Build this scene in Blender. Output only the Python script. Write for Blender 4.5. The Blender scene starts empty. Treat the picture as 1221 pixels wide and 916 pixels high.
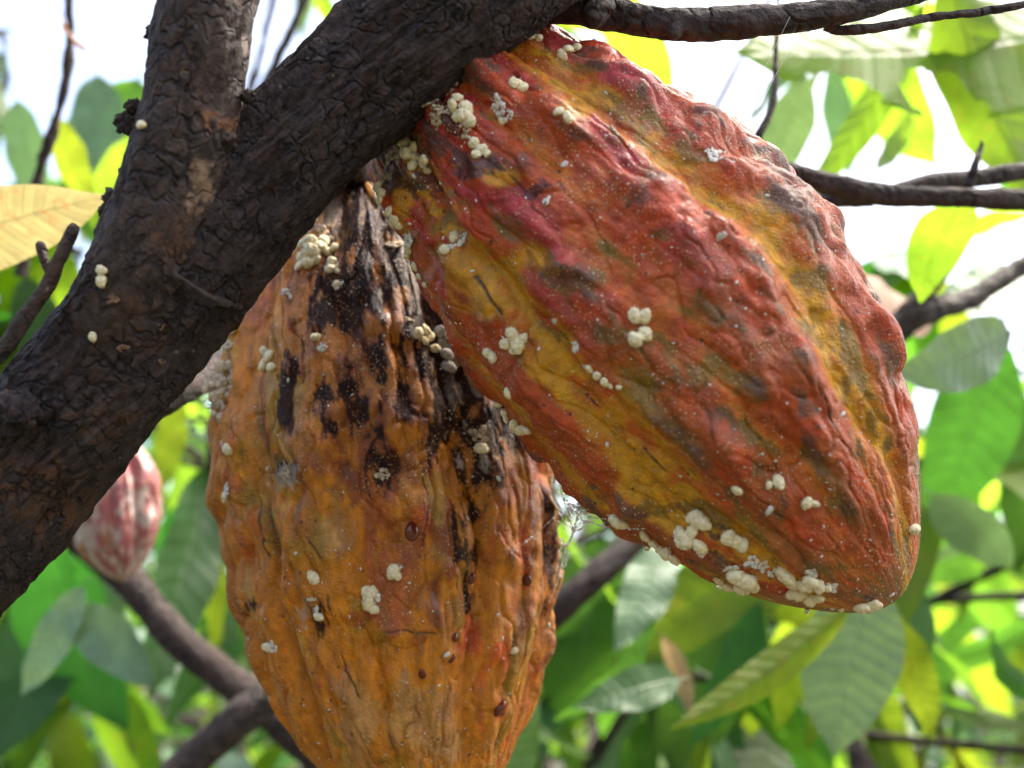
import bpy, math, random
import numpy as np
from mathutils import Vector, Matrix, Quaternion

random.seed(7)
rng = np.random.default_rng(7)
scn = bpy.context.scene
COL = scn.collection

# ------------------------------------------------------------------ camera, sky, sun, exposure
PITCH = math.radians(18)
CAM = np.array([0.0, 0.0, 1.5])
F = 1310.0                      # focal length in photo pixels (1221 wide)
FWD = np.array([0, math.cos(PITCH), math.sin(PITCH)])
RGT = np.array([1.0, 0, 0])
UPV = np.array([0, -math.sin(PITCH), math.cos(PITCH)])

cam_d = bpy.data.cameras.new('camera')
cam_d.sensor_width = 36
cam_d.lens = 36 * F / 1221
cam_d.clip_start = 0.01
cam_d.clip_end = 500
cam_d.dof.use_dof = True
cam_d.dof.focus_distance = 0.300
cam_d.dof.aperture_fstop = 9.5
cam_d.dof.aperture_blades = 0
cam = bpy.data.objects.new('camera', cam_d)
COL.objects.link(cam)
cam.location = CAM
cam.rotation_euler = (math.pi / 2 + PITCH, 0, 0)
scn.camera = cam

SUN_EL = math.radians(60)
SUN_AZ = math.radians(72)       # clockwise from +Y (to the right, a little behind the pods)
world = bpy.data.worlds.new('World')
scn.world = world
world.use_nodes = True
wn = world.node_tree
wn.nodes.clear()
sky = wn.nodes.new('ShaderNodeTexSky')
sky.sky_type = 'NISHITA'
sky.sun_disc = False
sky.sun_elevation = SUN_EL
sky.sun_rotation = SUN_AZ
sky.air_density = 1.0
sky.dust_density = 7.0
sky.ozone_density = 0.6
bg = wn.nodes.new('ShaderNodeBackground')
bg.inputs['Strength'].default_value = 0.15
wo = wn.nodes.new('ShaderNodeOutputWorld')
wn.links.new(sky.outputs[0], bg.inputs[0])
wn.links.new(bg.outputs[0], wo.inputs[0])

sun_d = bpy.data.lights.new('sun', 'SUN')
sun_d.energy = 2.4
sun_d.angle = math.radians(10)
sun_d.color = (1.0, 0.94, 0.85)
sun = bpy.data.objects.new('sun', sun_d)
COL.objects.link(sun)
sdir = Vector((math.sin(SUN_AZ) * math.cos(SUN_EL), math.cos(SUN_AZ) * math.cos(SUN_EL), math.sin(SUN_EL)))
sun.rotation_euler = sdir.to_track_quat('Z', 'Y').to_euler()
sun.location = (1, 2, 6)

scn.view_settings.view_transform = 'Standard'
scn.view_settings.look = 'None'
scn.view_settings.gamma = 1
scn.view_settings.exposure = 2.2
scn.cycles.use_denoising = True
scn.cycles.max_bounces = 8
scn.cycles.transmission_bounces = 6
scn.cycles.sample_clamp_indirect = 6


def at(px, py, d):
    return CAM + d * (FWD + RGT * (px - 610.5) / F + UPV * (458 - py) / F)


def project(P):
    q = P - CAM
    d = q @ FWD
    return 610.5 + F * (q @ RGT) / d, 458 - F * (q @ UPV) / d, d


# ------------------------------------------------------------------ noise in numpy
def _h(i, j, k, seed):
    n = (i.astype(np.uint32) * np.uint32(374761393) + j.astype(np.uint32) * np.uint32(668265263)
         + k.astype(np.uint32) * np.uint32(1274126177) + np.uint32(seed * 974711 + 13))
    n = (n ^ (n >> np.uint32(13))) * np.uint32(1274126177)
    n = (n ^ (n >> np.uint32(16))) * np.uint32(2246822519)
    return n ^ (n >> np.uint32(15))


GR = np.array([[1, 1, 0], [-1, 1, 0], [1, -1, 0], [-1, -1, 0], [1, 0, 1], [-1, 0, 1], [1, 0, -1], [-1, 0, -1],
               [0, 1, 1], [0, -1, 1], [0, 1, -1], [0, -1, -1], [1, 1, 0], [-1, 1, 0], [0, -1, 1], [0, -1, -1]], float)


def noise3(P, seed=0):
    """gradient noise, about -0.7 to 0.7"""
    I = np.floor(P).astype(np.int64)
    f = P - I
    w = f * f * f * (f * (f * 6 - 15) + 10)
    out = np.zeros(len(P))
    for a in (0, 1):
        for b in (0, 1):
            for c in (0, 1):
                g = GR[_h(I[:, 0] + a, I[:, 1] + b, I[:, 2] + c, seed) & np.uint32(15)]
                d = g[:, 0] * (f[:, 0] - a) + g[:, 1] * (f[:, 1] - b) + g[:, 2] * (f[:, 2] - c)
                out += d * (w[:, 0] if a else 1 - w[:, 0]) * (w[:, 1] if b else 1 - w[:, 1]) * (w[:, 2] if c else 1 - w[:, 2])
    return out


def fbm(P, oct=4, seed=0, gain=0.5):
    o = np.zeros(len(P)); a = 1.0
    for k in range(oct):
        o += a * noise3(P * 2.03 ** k + k * 7.3, seed + k)
        a *= gain
    return o


def blobs(a, b, na, seed, r=0.8, lo=0.2, ja=0.7, jb=0.7):
    """sum of rounded warts on a grid that wraps after na cells in a"""
    ia = np.floor(a).astype(np.int64); ib = np.floor(b).astype(np.int64)
    out = np.zeros(len(a))
    z = np.zeros_like(ia)
    for da in (-1, 0, 1):
        for db in (-1, 0, 1):
            ca = ia + da; cb = ib + db
            m = np.mod(ca, na)
            h1 = _h(m, cb, z, seed) / 4294967295.0
            h2 = _h(m, cb, z + 1, seed) / 4294967295.0
            h3 = _h(m, cb, z + 2, seed) / 4294967295.0
            d2 = (a - ca - 0.5 - ja * (h1 - 0.5)) ** 2 + (b - cb - 0.5 - jb * (h2 - 0.5) - 0.5 * (m % 2)) ** 2
            out += (lo + (1 - lo) * h3) * np.clip(1 - d2 / (r * r), 0, 1) ** 2
    return out


def sstep(x, a, b):
    t = np.clip((x - a) / (b - a), 0, 1)
    return t * t * (3 - 2 * t)


def lerp(c, col, m):
    return c + (np.asarray(col) - c) * np.asarray(m)[:, None]


def spline(pts, n, closed=False):
    """Catmull-Rom through the rows of pts, n samples even in chord length"""
    p = np.asarray(pts, float)
    e = np.vstack([2 * p[0] - p[1], p, 2 * p[-1] - p[-2]])
    seg = np.linalg.norm(np.diff(p, axis=0), axis=1)
    cum = np.concatenate([[0], np.cumsum(seg)])
    t = np.linspace(0, cum[-1], n)
    k = np.clip(np.searchsorted(cum, t, side='right') - 1, 0, len(p) - 2)
    u = ((t - cum[k]) / np.maximum(seg[k], 1e-9))[:, None]
    p0, p1, p2, p3 = e[k], e[k + 1], e[k + 2], e[k + 3]
    return 0.5 * (2 * p1 + (p2 - p0) * u + (2 * p0 - 5 * p1 + 4 * p2 - p3) * u ** 2 + (3 * p1 - p0 - 3 * p2 + p3) * u ** 3)


# ------------------------------------------------------------------ mesh helpers
def mesh_np(name, V, faces, smooth=True):
    me = bpy.data.meshes.new(name)
    V = np.asarray(V, np.float32)
    if isinstance(faces, np.ndarray):
        nf, k = faces.shape
        me.vertices.add(len(V)); me.vertices.foreach_set('co', V.ravel())
        me.loops.add(nf * k); me.loops.foreach_set('vertex_index', faces.ravel().astype(np.int32))
        me.polygons.add(nf)
        me.polygons.foreach_set('loop_start', np.arange(0, nf * k, k, dtype=np.int32))
        me.update(calc_edges=True)
    else:
        me.from_pydata([tuple(v) for v in V], [], faces)
    if smooth:
        me.polygons.foreach_set('use_smooth', np.ones(len(me.polygons), bool))
    me.validate()
    return me


def grid_faces(n, m, wrap=True):
    """n rings of m verts"""
    i = np.arange(n - 1)[:, None]
    j = np.arange(m if wrap else m - 1)[None, :]
    j2 = (j + 1) % m
    q = np.stack([i * m + j, i * m + j2, (i + 1) * m + j2, (i + 1) * m + j], -1)
    return q.reshape(-1, 4)


def link(name, me, mat=None, parent=None, label=None, cat=None, group=None, kind=None):
    o = bpy.data.objects.new(name, me)
    COL.objects.link(o)
    if mat is not None and me is not None and not me.materials:
        me.materials.append(mat)
    if parent is not None:
        o.parent = parent
    tag(o, label, cat, group, kind)
    return o


def tag(o, label=None, cat=None, group=None, kind=None):
    if label: o['label'] = label
    if cat: o['category'] = cat
    if group: o['group'] = group
    if kind: o['kind'] = kind


def empty(name, loc, **kw):
    o = bpy.data.objects.new(name, None)
    COL.objects.link(o)
    o.location = loc
    o.empty_display_size = 0.02
    tag(o, **kw)
    return o


def vattr(me, name, data):
    data = np.asarray(data, np.float32)
    if data.ndim == 2:
        a = me.attributes.new(name, 'FLOAT_COLOR', 'POINT')
        a.data.foreach_set('color', np.hstack([data, np.ones((len(data), 1), np.float32)]).ravel())
    else:
        a = me.attributes.new(name, 'FLOAT', 'POINT')
        a.data.foreach_set('value', data)


# ------------------------------------------------------------------ materials
class NT:
    def __init__(self, name):
        self.m = bpy.data.materials.new(name)
        self.m.use_nodes = True
        self.t = self.m.node_tree
        self.t.nodes.clear()
        self.out = self.t.nodes.new('ShaderNodeOutputMaterial')

    def n(self, typ, **kw):
        nd = self.t.nodes.new('ShaderNode' + typ)
        for k, v in kw.items():
            if k.startswith('i_'):
                self.set(nd.inputs[int(k[2:]) if k[2:].isdigit() else k[2:].replace('_', ' ')], v)
            else:
                setattr(nd, k, v)
        return nd

    def set(self, sock, v):
        if isinstance(v, bpy.types.NodeSocket):
            self.t.links.new(v, sock)
        else:
            if isinstance(v, (tuple, list)) and len(v) == 3 and sock.type == 'RGBA':
                v = (*v, 1)
            sock.default_value = v

    def math(self, op, a, b=0.0, c=None, clamp=False):
        nd = self.n('Math', operation=op, use_clamp=clamp)
        self.set(nd.inputs[0], a); self.set(nd.inputs[1], b)
        if c is not None: self.set(nd.inputs[2], c)
        return nd.outputs[0]

    def mix(self, f, a, b):
        nd = self.n('Mix', data_type='RGBA')
        self.set(nd.inputs[0], f); self.set(nd.inputs[6], a); self.set(nd.inputs[7], b)
        return nd.outputs[2]

    def noise(self, vec, scale, detail=4, rough=0.55):
        nd = self.n('TexNoise')
        nd.inputs['Scale'].default_value = scale
        nd.inputs['Detail'].default_value = detail
        nd.inputs['Roughness'].default_value = rough
        if vec is not None: self.set(nd.inputs['Vector'], vec)
        return nd.outputs['Fac']

    def ramp(self, f, a, b):
        nd = self.n('MapRange', interpolation_type='SMOOTHSTEP')
        self.set(nd.inputs[0], f); nd.inputs[1].default_value = a; nd.inputs[2].default_value = b
        return nd.outputs[0]

    def bump(self, h, strength, dist, normal=None):
        nd = self.n('Bump')
        nd.inputs['Strength'].default_value = strength
        nd.inputs['Distance'].default_value = dist
        self.set(nd.inputs['Height'], h)
        if normal is not None: self.set(nd.inputs['Normal'], normal)
        return nd.outputs[0]

    def bsdf(self, **kw):
        nd = self.n('BsdfPrincipled')
        for k, v in kw.items():
            self.set(nd.inputs[k.replace('_', ' ')], v)
        return nd

    def done(self, sh):
        self.t.links.new(sh, self.out.inputs[0])
        return self.m


def pod_material(name, dust=1.0):
    t = NT(name)
    co = t.n('TexCoord').outputs['Object']
    pig = t.n('Attribute', attribute_name='pig').outputs['Color']
    wet = t.n('Attribute', attribute_name='wet').outputs['Fac']
    n1 = t.noise(co, 260, 5, 0.65)
    hs = t.n('HueSaturation')
    t.set(hs.inputs['Value'], t.math('MULTIPLY_ADD', n1, 1.3, 0.30)); hs.inputs['Saturation'].default_value = 1.06
    t.set(hs.inputs['Color'], pig)
    # pores: small pale yellow dots, and dusty wax specks
    v = t.n('TexVoronoi'); v.inputs['Scale'].default_value = 950; t.set(v.inputs['Vector'], co)
    keep = t.math('GREATER_THAN', t.n('SeparateColor', i_0=v.outputs['Color']).outputs[0], 0.3)
    dot = t.math('MULTIPLY', t.ramp(v.outputs['Distance'], 0.34, 0.2), keep)
    dot = t.math('MULTIPLY', dot, t.ramp(t.noise(co, 60, 3), 0.36, 0.6))
    c = t.mix(t.math('MULTIPLY', dot, 0.62 * dust), hs.outputs[0], (0.70, 0.44, 0.20))
    v2 = t.n('TexVoronoi'); v2.inputs['Scale'].default_value = 420; t.set(v2.inputs['Vector'], co)
    k2 = t.math('GREATER_THAN', t.n('SeparateColor', i_0=v2.outputs['Color']).outputs[0], 0.86)
    d2 = t.math('MULTIPLY', t.ramp(v2.outputs['Distance'], 0.17, 0.1), k2)
    c = t.mix(t.math('MULTIPLY', d2, 0.9), c, (0.8, 0.76, 0.68))
    v3 = t.n('TexVoronoi'); v3.inputs['Scale'].default_value = 330; t.set(v3.inputs['Vector'], co)
    k3 = t.math('GREATER_THAN', t.n('SeparateColor', i_0=v3.outputs['Color']).outputs[1], 0.8)
    d3 = t.math('MULTIPLY', t.ramp(v3.outputs['Distance'], 0.22, 0.12), k3)
    c = t.mix(t.math('MULTIPLY', d3, 0.75), c, (0.03, 0.015, 0.008))
    h = t.math('ADD', t.noise(co, 380, 6, 0.7), t.math('MULTIPLY', t.noise(co, 1400, 3), 0.6))
    h = t.math('ADD', h, t.math('MULTIPLY', dot, 0.35))
    h = t.math('ADD', h, t.math('MULTIPLY', d2, 0.8))
    nrm = t.bump(h, 0.85, 0.0010)
    rough = t.math('ADD', t.math('MULTIPLY_ADD', t.noise(co, 180, 3), 0.3, 0.32), t.math('MULTIPLY', wet, -0.34))
    b = t.bsdf(Base_Color=c, Roughness=rough, Normal=nrm)
    rot = t.n('Attribute', attribute_name='rot').outputs['Fac']
    t.set(b.inputs['Specular IOR Level'], t.math('MULTIPLY_ADD', rot, -0.33, 0.45))
    b.inputs['Subsurface Weight'].default_value = 0.06
    b.inputs['Subsurface Radius'].default_value = (0.004, 0.0015, 0.0006)
    t.set(b.inputs['Coat Weight'], t.math('MULTIPLY_ADD', rot, -0.16, 0.16))
    b.inputs['Coat Roughness'].default_value = 0.22
    return t.done(b.outputs[0])


def bark_material(name, dark, light, patch, scale=1.0):
    t = NT(name)
    co = t.n('TexCoord').outputs['Object']
    pig = t.n('Attribute', attribute_name='pig').outputs['Color']
    big = t.noise(co, 40 * scale, 5, 0.6)
    fine = t.noise(co, 330 * scale, 6, 0.7)
    c = t.mix(t.ramp(fine, 0.38, 0.68), dark, light)
    c = t.mix(t.math('MULTIPLY', t.ramp(big, 0.5, 0.68), 0.75), c, patch)
    sp = t.n('TexVoronoi'); sp.inputs['Scale'].default_value = 300 * scale; t.set(sp.inputs['Vector'], co)
    k = t.math('GREATER_THAN', t.n('SeparateColor', i_0=sp.outputs['Color']).outputs[0], 0.88)
    d = t.math('MULTIPLY', t.ramp(sp.outputs['Distance'], 0.2, 0.1), k)
    c = t.mix(t.math('MULTIPLY', d, 0.5), c, (0.3, 0.25, 0.2))
    t_sep = t.n('Attribute', attribute_name='worn').outputs['Fac']
    pv = t.n('HueSaturation'); t.set(pv.inputs['Color'], pig); t.set(pv.inputs['Value'], t.math('MULTIPLY_ADD', fine, 2.6, -0.3))
    c = t.mix(t_sep, c, pv.outputs[0])
    wv = t.n('MixRGB', blend_type='LINEAR_LIGHT'); wv.inputs[0].default_value = 0.006
    t.set(wv.inputs[1], co); nz = t.n('TexNoise'); nz.inputs['Scale'].default_value = 130 * scale; t.set(nz.inputs['Vector'], co); t.set(wv.inputs[2], nz.outputs['Color'])
    ve = t.n('TexVoronoi', feature='DISTANCE_TO_EDGE'); ve.inputs['Scale'].default_value = 190 * scale; t.set(ve.inputs['Vector'], wv.outputs[0])
    gap = t.math('MULTIPLY', t.ramp(ve.outputs['Distance'], 0.16, 0.0), t.ramp(t.noise(co, 90 * scale, 2), 0.4, 0.6))
    c = t.mix(t.math('MULTIPLY', gap, 0.75), c, (0.010, 0.006, 0.006, 1))
    hh = t.math('ADD', fine, t.math('MULTIPLY', t.noise(co, 900 * scale, 4, 0.7), 0.6))
    nrm = t.bump(t.math('SUBTRACT', hh, t.math('MULTIPLY', gap, 0.9)), 1.0, 0.0022 / scale)
    b = t.bsdf(Base_Color=c, Roughness=t.math('MULTIPLY_ADD', fine, 0.4, 0.5), Normal=nrm)
    b.inputs['Specular IOR Level'].default_value = 0.4
    return t.done(b.outputs[0])


def leaf_material(name, base, trans, vein, tf=0.5, rough=0.38, var=0.5, spots=None, spot_amt=0.0):
    t = NT(name)
    uv = t.n('TexCoord').outputs['UV']
    ob = t.n('TexCoord').outputs['Object']
    sx = t.n('SeparateXYZ', i_0=uv)
    u = t.math('ABSOLUTE', t.math('MULTIPLY_ADD', sx.outputs[0], 2.0, -1.0))
    mid = t.ramp(u, 0.07, 0.02)
    vv = t.math('MULTIPLY', t.math('SUBTRACT', sx.outputs[1], t.math('MULTIPLY', u, 0.09)), 12.0)
    fr = t.math('ABSOLUTE', t.math('SUBTRACT', t.math('FRACT', vv), 0.5))
    lat = t.ramp(fr, 0.07, 0.015)
    vm = t.math('MAXIMUM', mid, t.math('MULTIPLY', lat, 0.6), clamp=True)
    rnd = t.n('ObjectInfo').outputs['Random']
    n = t.noise(ob, 9, 4, 0.6)
    val = t.math('ADD', t.math('MULTIPLY_ADD', rnd, var, 1.0 - var / 2), t.math('MULTIPLY_ADD', n, 0.7, -0.35))
    hue = t.math('MULTIPLY_ADD', t.math('FRACT', t.math('MULTIPLY', rnd, 7.31)), 0.05, 0.475)

    def tint(col):
        h = t.n('HueSaturation')
        t.set(h.inputs['Color'], col); t.set(h.inputs['Value'], val); t.set(h.inputs['Hue'], hue)
        return h.outputs[0]
    cb = t.mix(t.math('MULTIPLY', vm, 0.7), tint((*base, 1)), (*vein, 1))
    ct = t.mix(t.math('MULTIPLY', vm, 0.45), tint((*trans, 1)), tuple(x * 0.45 for x in trans) + (1,))
    if spots:
        sm = t.math('MULTIPLY', t.ramp(t.noise(ob, 14, 5, 0.7), 0.55, 0.68), spot_amt)
        cb = t.mix(sm, cb, (*spots, 1)); ct = t.mix(sm, ct, (*spots, 1))
    h = t.math('ADD', t.math('MULTIPLY', vm, -1.0), t.math('MULTIPLY', t.math('MULTIPLY', fr, fr), -3.0))
    nrm = t.bump(t.math('ADD', h, t.math('MULTIPLY', t.noise(ob, 90, 3), 0.5)), 0.35, 0.002)
    b = t.bsdf(Base_Color=cb, Roughness=rough, Normal=nrm)
    b.inputs['Specular IOR Level'].default_value = 0.33
    tr = t.n('BsdfTranslucent'); t.set(tr.inputs['Color'], ct); t.set(tr.inputs['Normal'], nrm)
    mx = t.n('MixShader'); mx.inputs[0].default_value = tf
    t.t.links.new(b.outputs[0], mx.inputs[1]); t.t.links.new(tr.outputs[0], mx.inputs[2])
    return t.done(mx.outputs[0])


def simple(name, col, rough=0.6, var=0.25, scale=400, bump=0.4, dist=0.0003, sss=0.0, **kw):
    t = NT(name)
    co = t.n('TexCoord').outputs['Object']
    n = t.noise(co, scale, 4, 0.6)
    c = t.mix(t.ramp(n, 0.3, 0.75), tuple(x * (1 - var) for x in col) + (1,), tuple(min(1, x * (1 + var * 0.5)) for x in col) + (1,))
    b = t.bsdf(Base_Color=c, Roughness=rough, Normal=t.bump(n, bump, dist))
    b.inputs['Subsurface Weight'].default_value = sss
    b.inputs['Subsurface Radius'].default_value = (0.002, 0.0015, 0.001)
    for k, v in kw.items():
        t.set(b.inputs[k.replace('_', ' ')], v)
    return t.done(b.outputs[0])


M = {}
M['pod'] = pod_material('pod_skin')
M['bark'] = bark_material('bark', (0.022, 0.013, 0.012, 1), (0.075, 0.045, 0.038, 1), (0.05, 0.022, 0.013, 1))
M['stembark'] = bark_material('stem_bark', (0.03, 0.017, 0.012, 1), (0.095, 0.058, 0.04, 1), (0.08, 0.034, 0.016, 1))
M['twig'] = bark_material('twig_bark', (0.035, 0.022, 0.02, 1), (0.1, 0.07, 0.06, 1), (0.06, 0.035, 0.025, 1), 0.6)
M['bug'] = simple('waxy_cream', (0.80, 0.69, 0.42), 0.55, 0.22, 2.2, 0.8, 0.0003, 0.08)
M['buggrey'] = simple('waxy_grey', (0.42, 0.38, 0.33), 0.6, 0.35, 3.0, 0.5, 0.0002, 0.1)
M['wax'] = simple('wax_wool', (0.76, 0.72, 0.62), 0.75, 0.3, 4.0, 0.5, 0.0002, 0.1)
M['waxdirty'] = simple('old_wax_wool', (0.58, 0.45, 0.29), 0.8, 0.55, 3.0, 0.6, 0.0002)
M['drop'] = simple('amber_sap', (0.12, 0.018, 0.006), 0.08, 0.2, 2, 0.0, 0.0001)
M['clear'] = simple('clear_drop', (0.95, 0.95, 0.95), 0.02, 0.0, 100, 0.0, 0.0001, 0.0, Transmission_Weight=0.9, IOR=1.34)
M['silk'] = simple('silk', (0.8, 0.78, 0.74), 0.35, 0.1, 300, 0.0)
M['ground'] = simple('leaf_litter', (0.045, 0.042, 0.02), 0.95, 0.6, 6, 0.9, 0.05)
M['chip'] = simple('bark_flake', (0.26, 0.15, 0.085), 0.85, 0.55, 3, 0.9, 0.0003)

M['leaf_deep'] = leaf_material('leaf_deep', (0.035, 0.085, 0.035), (0.10, 0.30, 0.025), (0.10, 0.16, 0.08), 0.4, 0.36)
M['leaf_mid'] = leaf_material('leaf_mid', (0.05, 0.12, 0.03), (0.22, 0.45, 0.03), (0.13, 0.2, 0.07), 0.6, 0.4)
M['leaf_lime'] = leaf_material('leaf_lime', (0.10, 0.17, 0.02), (0.25, 0.39, 0.02), (0.2, 0.26, 0.06), 0.72, 0.45,
                               spots=(0.45, 0.28, 0.03), spot_amt=0.35)
M['leaf_pale'] = leaf_material('leaf_pale', (0.14, 0.25, 0.14), (0.18, 0.34, 0.10), (0.22, 0.3, 0.18), 0.25, 0.3, var=0.3)  # pale green, base lightened to carry the sky's sheen
M['leaf_yellow'] = leaf_material('leaf_yellow', (0.30, 0.23, 0.11), (0.30, 0.23, 0.10), (0.45, 0.36, 0.16), 0.45, 0.5,
                                 spots=(0.42, 0.16, 0.06), spot_amt=0.6)
M['leaf_brown'] = leaf_material('leaf_brown', (0.28, 0.15, 0.10), (0.30, 0.14, 0.07), (0.3, 0.2, 0.14), 0.3, 0.55)

# ------------------------------------------------------------------ ground
g = mesh_np('ground', [(-80, -80, 0), (80, -80, 0), (80, 80, 0), (-80, 80, 0)], [(0, 1, 2, 3)], False)
link('ground', g, M['ground'], kind='structure')


# ------------------------------------------------------------------ branches
def tube_np(path, nr, nl, amp, seed, worn=None, coarse=None, cap=True, spread=1.0):
    """path rows (x,y,z,r) in metres -> displaced tube mesh data"""
    p = spline(path, nl)
    C, R = p[:, :3], p[:, 3]
    T = np.gradient(C, axis=0); T /= np.linalg.norm(T, axis=1)[:, None]
    ref = np.array([0.31, -0.9, 0.2])
    A = np.cross(T, ref); A /= np.linalg.norm(A, axis=1)[:, None]
    B = np.cross(T, A)
    ph = np.linspace(0, 2 * math.pi, nr, endpoint=False)
    D = A[:, None, :] * np.cos(ph)[None, :, None] + B[:, None, :] * np.sin(ph)[None, :, None]
    s = np.concatenate([[0], np.cumsum(np.linalg.norm(np.diff(C, axis=0), axis=1))])
    r0 = R.mean()
    Q = np.stack([np.repeat(s[:, None], nr, 1).ravel() * 85,
                  (np.cos(ph)[None, :] * r0 * 100 * np.ones((nl, 1))).ravel(),
                  (np.sin(ph)[None, :] * r0 * 100 * np.ones((nl, 1))).ravel()], 1)
    h = fbm(Q * 0.55, 3, seed) * 0.9 + fbm(Q * np.array([1.1, 2.4, 2.4]), 4, seed + 9, 0.6) * 0.55
    rid = 1 - np.abs(noise3(Q * np.array([2.0, 2.6, 2.6]) + fbm(Q * 1.5, 2, seed + 3)[:, None] * 0.6, seed + 5)) * 2.2
    h -= np.clip(rid, 0, 1) ** 3 * 0.6
    if coarse:
        h += blobs(np.tile(ph / (2 * math.pi) * 7, nl), np.repeat(s / r0 * 1.1, nr), 7, seed + 4, 0.7, 0) * coarse
    rr = R[:, None] + (h * amp).reshape(nl, nr)
    V = (C[:, None, :] + D * rr[:, :, None]).reshape(-1, 3)
    f = grid_faces(nl, nr)
    return V, f, C, R


def cap_ends(V, f, nr, nl):
    V = np.vstack([V, V[:nr].mean(0), V[-nr:].mean(0)])
    a, b = len(V) - 2, len(V) - 1
    j = np.arange(nr); j2 = (j + 1) % nr
    c1 = np.stack([np.full(nr, a), j2, j, j], 1); c2 = np.stack([np.full(nr, b), (nl - 1) * nr + j, (nl - 1) * nr + j2, (nl - 1) * nr + j2], 1)
    return V, f, np.vstack([c1, c2])


def tube(name, path, nr, nl, amp, seed, mat, parent, coarse=None, worn_px=None, **kw):
    V, f, C, R = tube_np(path, nr, nl, amp, seed, coarse=coarse)
    base = V[0] * 0
    V2, f, caps = cap_ends(V, f, nr, nl)
    faces = [tuple(x) for x in f.tolist()] + [tuple(x[:3]) for x in caps.tolist()] if nr * nl < 4000 else f
    if isinstance(faces, np.ndarray):
        V2 = V
    me = mesh_np(name, V2, faces)
    if worn_px:
        px, py, d = project(V2)
        w = np.zeros(len(V2)); colr = np.zeros((len(V2), 3)) + 0.05
        nz = fbm(V2 * 260, 4, seed + 20)
        for (x, y, rx, ry, amt, c) in worn_px:
            m = np.exp(-(((px - x) / rx) ** 2 + ((py - y) / ry) ** 2)) * amt
            m = sstep(m + nz * 0.55 * (m > 0.03), 0.35, 0.62)
            colr = lerp(colr, c, m); w = np.maximum(w, m)
        vattr(me, 'worn', w * 0.92); vattr(me, 'pig', colr)
    o = link(name, me, mat, parent, **kw)
    return o


def pxpath(rows):
    """rows (px, py, depth, radius px) -> metres"""
    out = []
    for (x, y, d, r) in rows:
        p = at(x, y, d)
        out.append((*p, r * d / F))
    return out


tree = empty('cacao_tree', (-0.42, 0.24, 0), label='dark barked cacao tree with forked branch carrying the two large pods', cat='tree')
BR = 0.283
orange = (0.20, 0.085, 0.035); tan = (0.30, 0.19, 0.11); purple = (0.06, 0.03, 0.035)
trunk_path = [(-0.42, 0.24, -0.05, 0.062), (-0.41, 0.245, 0.5, 0.052), (-0.37, 0.255, 1.05, 0.043), (-0.27, 0.265, 1.33, 0.036)] + \
    pxpath([(-190, 790, BR + .008, 105), (-90, 685, BR + .006, 98), (20, 565, BR + .004, 88), (110, 462, BR, 84), (195, 350, BR, 84), (285, 245, BR, 78),
            (375, 150, BR, 73), (460, 72, BR, 76), (545, -2, BR, 82), (640, -70, BR + .004, 80), (760, -170, BR + .01, 74), (900, -330, BR + .03, 64)])
tube('main_branch', trunk_path, 230, 820, 0.0017, 11, M['bark'], tree, coarse=0.9,
     worn_px=[(45, 590, 90, 60, 0.8, (0.10, 0.045, 0.02)), (120, 500, 60, 40, 0.7, (0.085, 0.04, 0.02)),
              (400, 150, 60, 50, 0.4, (0.055, 0.022, 0.015)), (520, 60, 50, 30, 0.45, (0.06, 0.022, 0.016)),
              (180, 400, 40, 30, 0.7, (0.08, 0.035, 0.018)), (30, 480, 22, 20, 0.5, (0.16, 0.13, 0.11))])
tube('stem', pxpath([(120, 440, .285, 70), (148, 375, .276, 66), (178, 300, .270, 61), (205, 215, .268, 58), (228, 120, .268, 57), (248, 10, .268, 57),
                     (262, -100, .27, 57), (270, -260, .28, 56), (262, -500, .31, 54), (230, -900, .36, 50)]), 190, 360, 0.0010, 23, M['stembark'], tree, coarse=0.7,
     worn_px=[(243, 215, 18, 34, 1.0, tan), (228, 236, 14, 22, 0.9, tan), (250, 150, 16, 18, 1.0, orange), (275, 150, 14, 16, 0.9, orange),
              (290, 50, 5, 14, 1.0, (0.42, 0.30, 0.26)), (222, 85, 9, 5, 0.9, tan), (203, 97, 9, 8, 0.7, tan), (205, 300, 40, 60, 0.62, (0.11, 0.05, 0.024)),
              (150, 380, 40, 40, 0.5, (0.10, 0.045, 0.02)), (255, 165, 6, 24, 0.9, (0.02, 0.012, 0.01))])
tube('side_branch', pxpath([(560, 10, .30, 30), (640, 2, .30, 24), (705, 12, .297, 21), (760, 24, .297, 19), (808, 29, .297, 20), (870, 27, .298, 19), (960, 20, .30, 17),
                            (1020, 8, .302, 15), (1120, -18, .31, 14), (1300, -70, .33, 13), (1600, -200, .4, 11)]), 64, 260, 0.0006, 31, M['twig'], tree, coarse=0.35)
tube('knob', pxpath([(700, 26, .290, 6), (704, 22, .290, 13), (714, 12, .292, 16), (728, 2, .297, 15), (740, -8, .30, 6)]), 30, 30, 0.0006, 33, M['twig'], tree)
tube('knob', pxpath([(800, 44, .292, 5), (804, 38, .293, 10), (808, 28, .296, 12)]), 24, 20, 0.0004, 34, M['twig'], tree)
tube('twig', pxpath([(985, 30, .303, 7), (1000, 36, .303, 6), (1050, 33, .303, 6), (1110, 21, .305, 6), (1170, 14, .307, 5), (1230, 4, .31, 5), (1330, -20, .33, 4)]), 20, 120, 0.0004, 35, M['twig'], tree)
tube('side_branch', pxpath([(700, 60, .40, 17), (780, 112, .41, 15), (830, 150, .42, 14), (880, 186, .42, 14), (960, 212, .42, 13), (1050, 232, .42, 14), (1130, 235, .42, 12), (1221, 238, .43, 13),
                            (1350, 240, .45, 12), (1600, 230, .5, 10)]), 48, 220, 0.0006, 36, M['twig'], tree, coarse=0.3)
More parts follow.
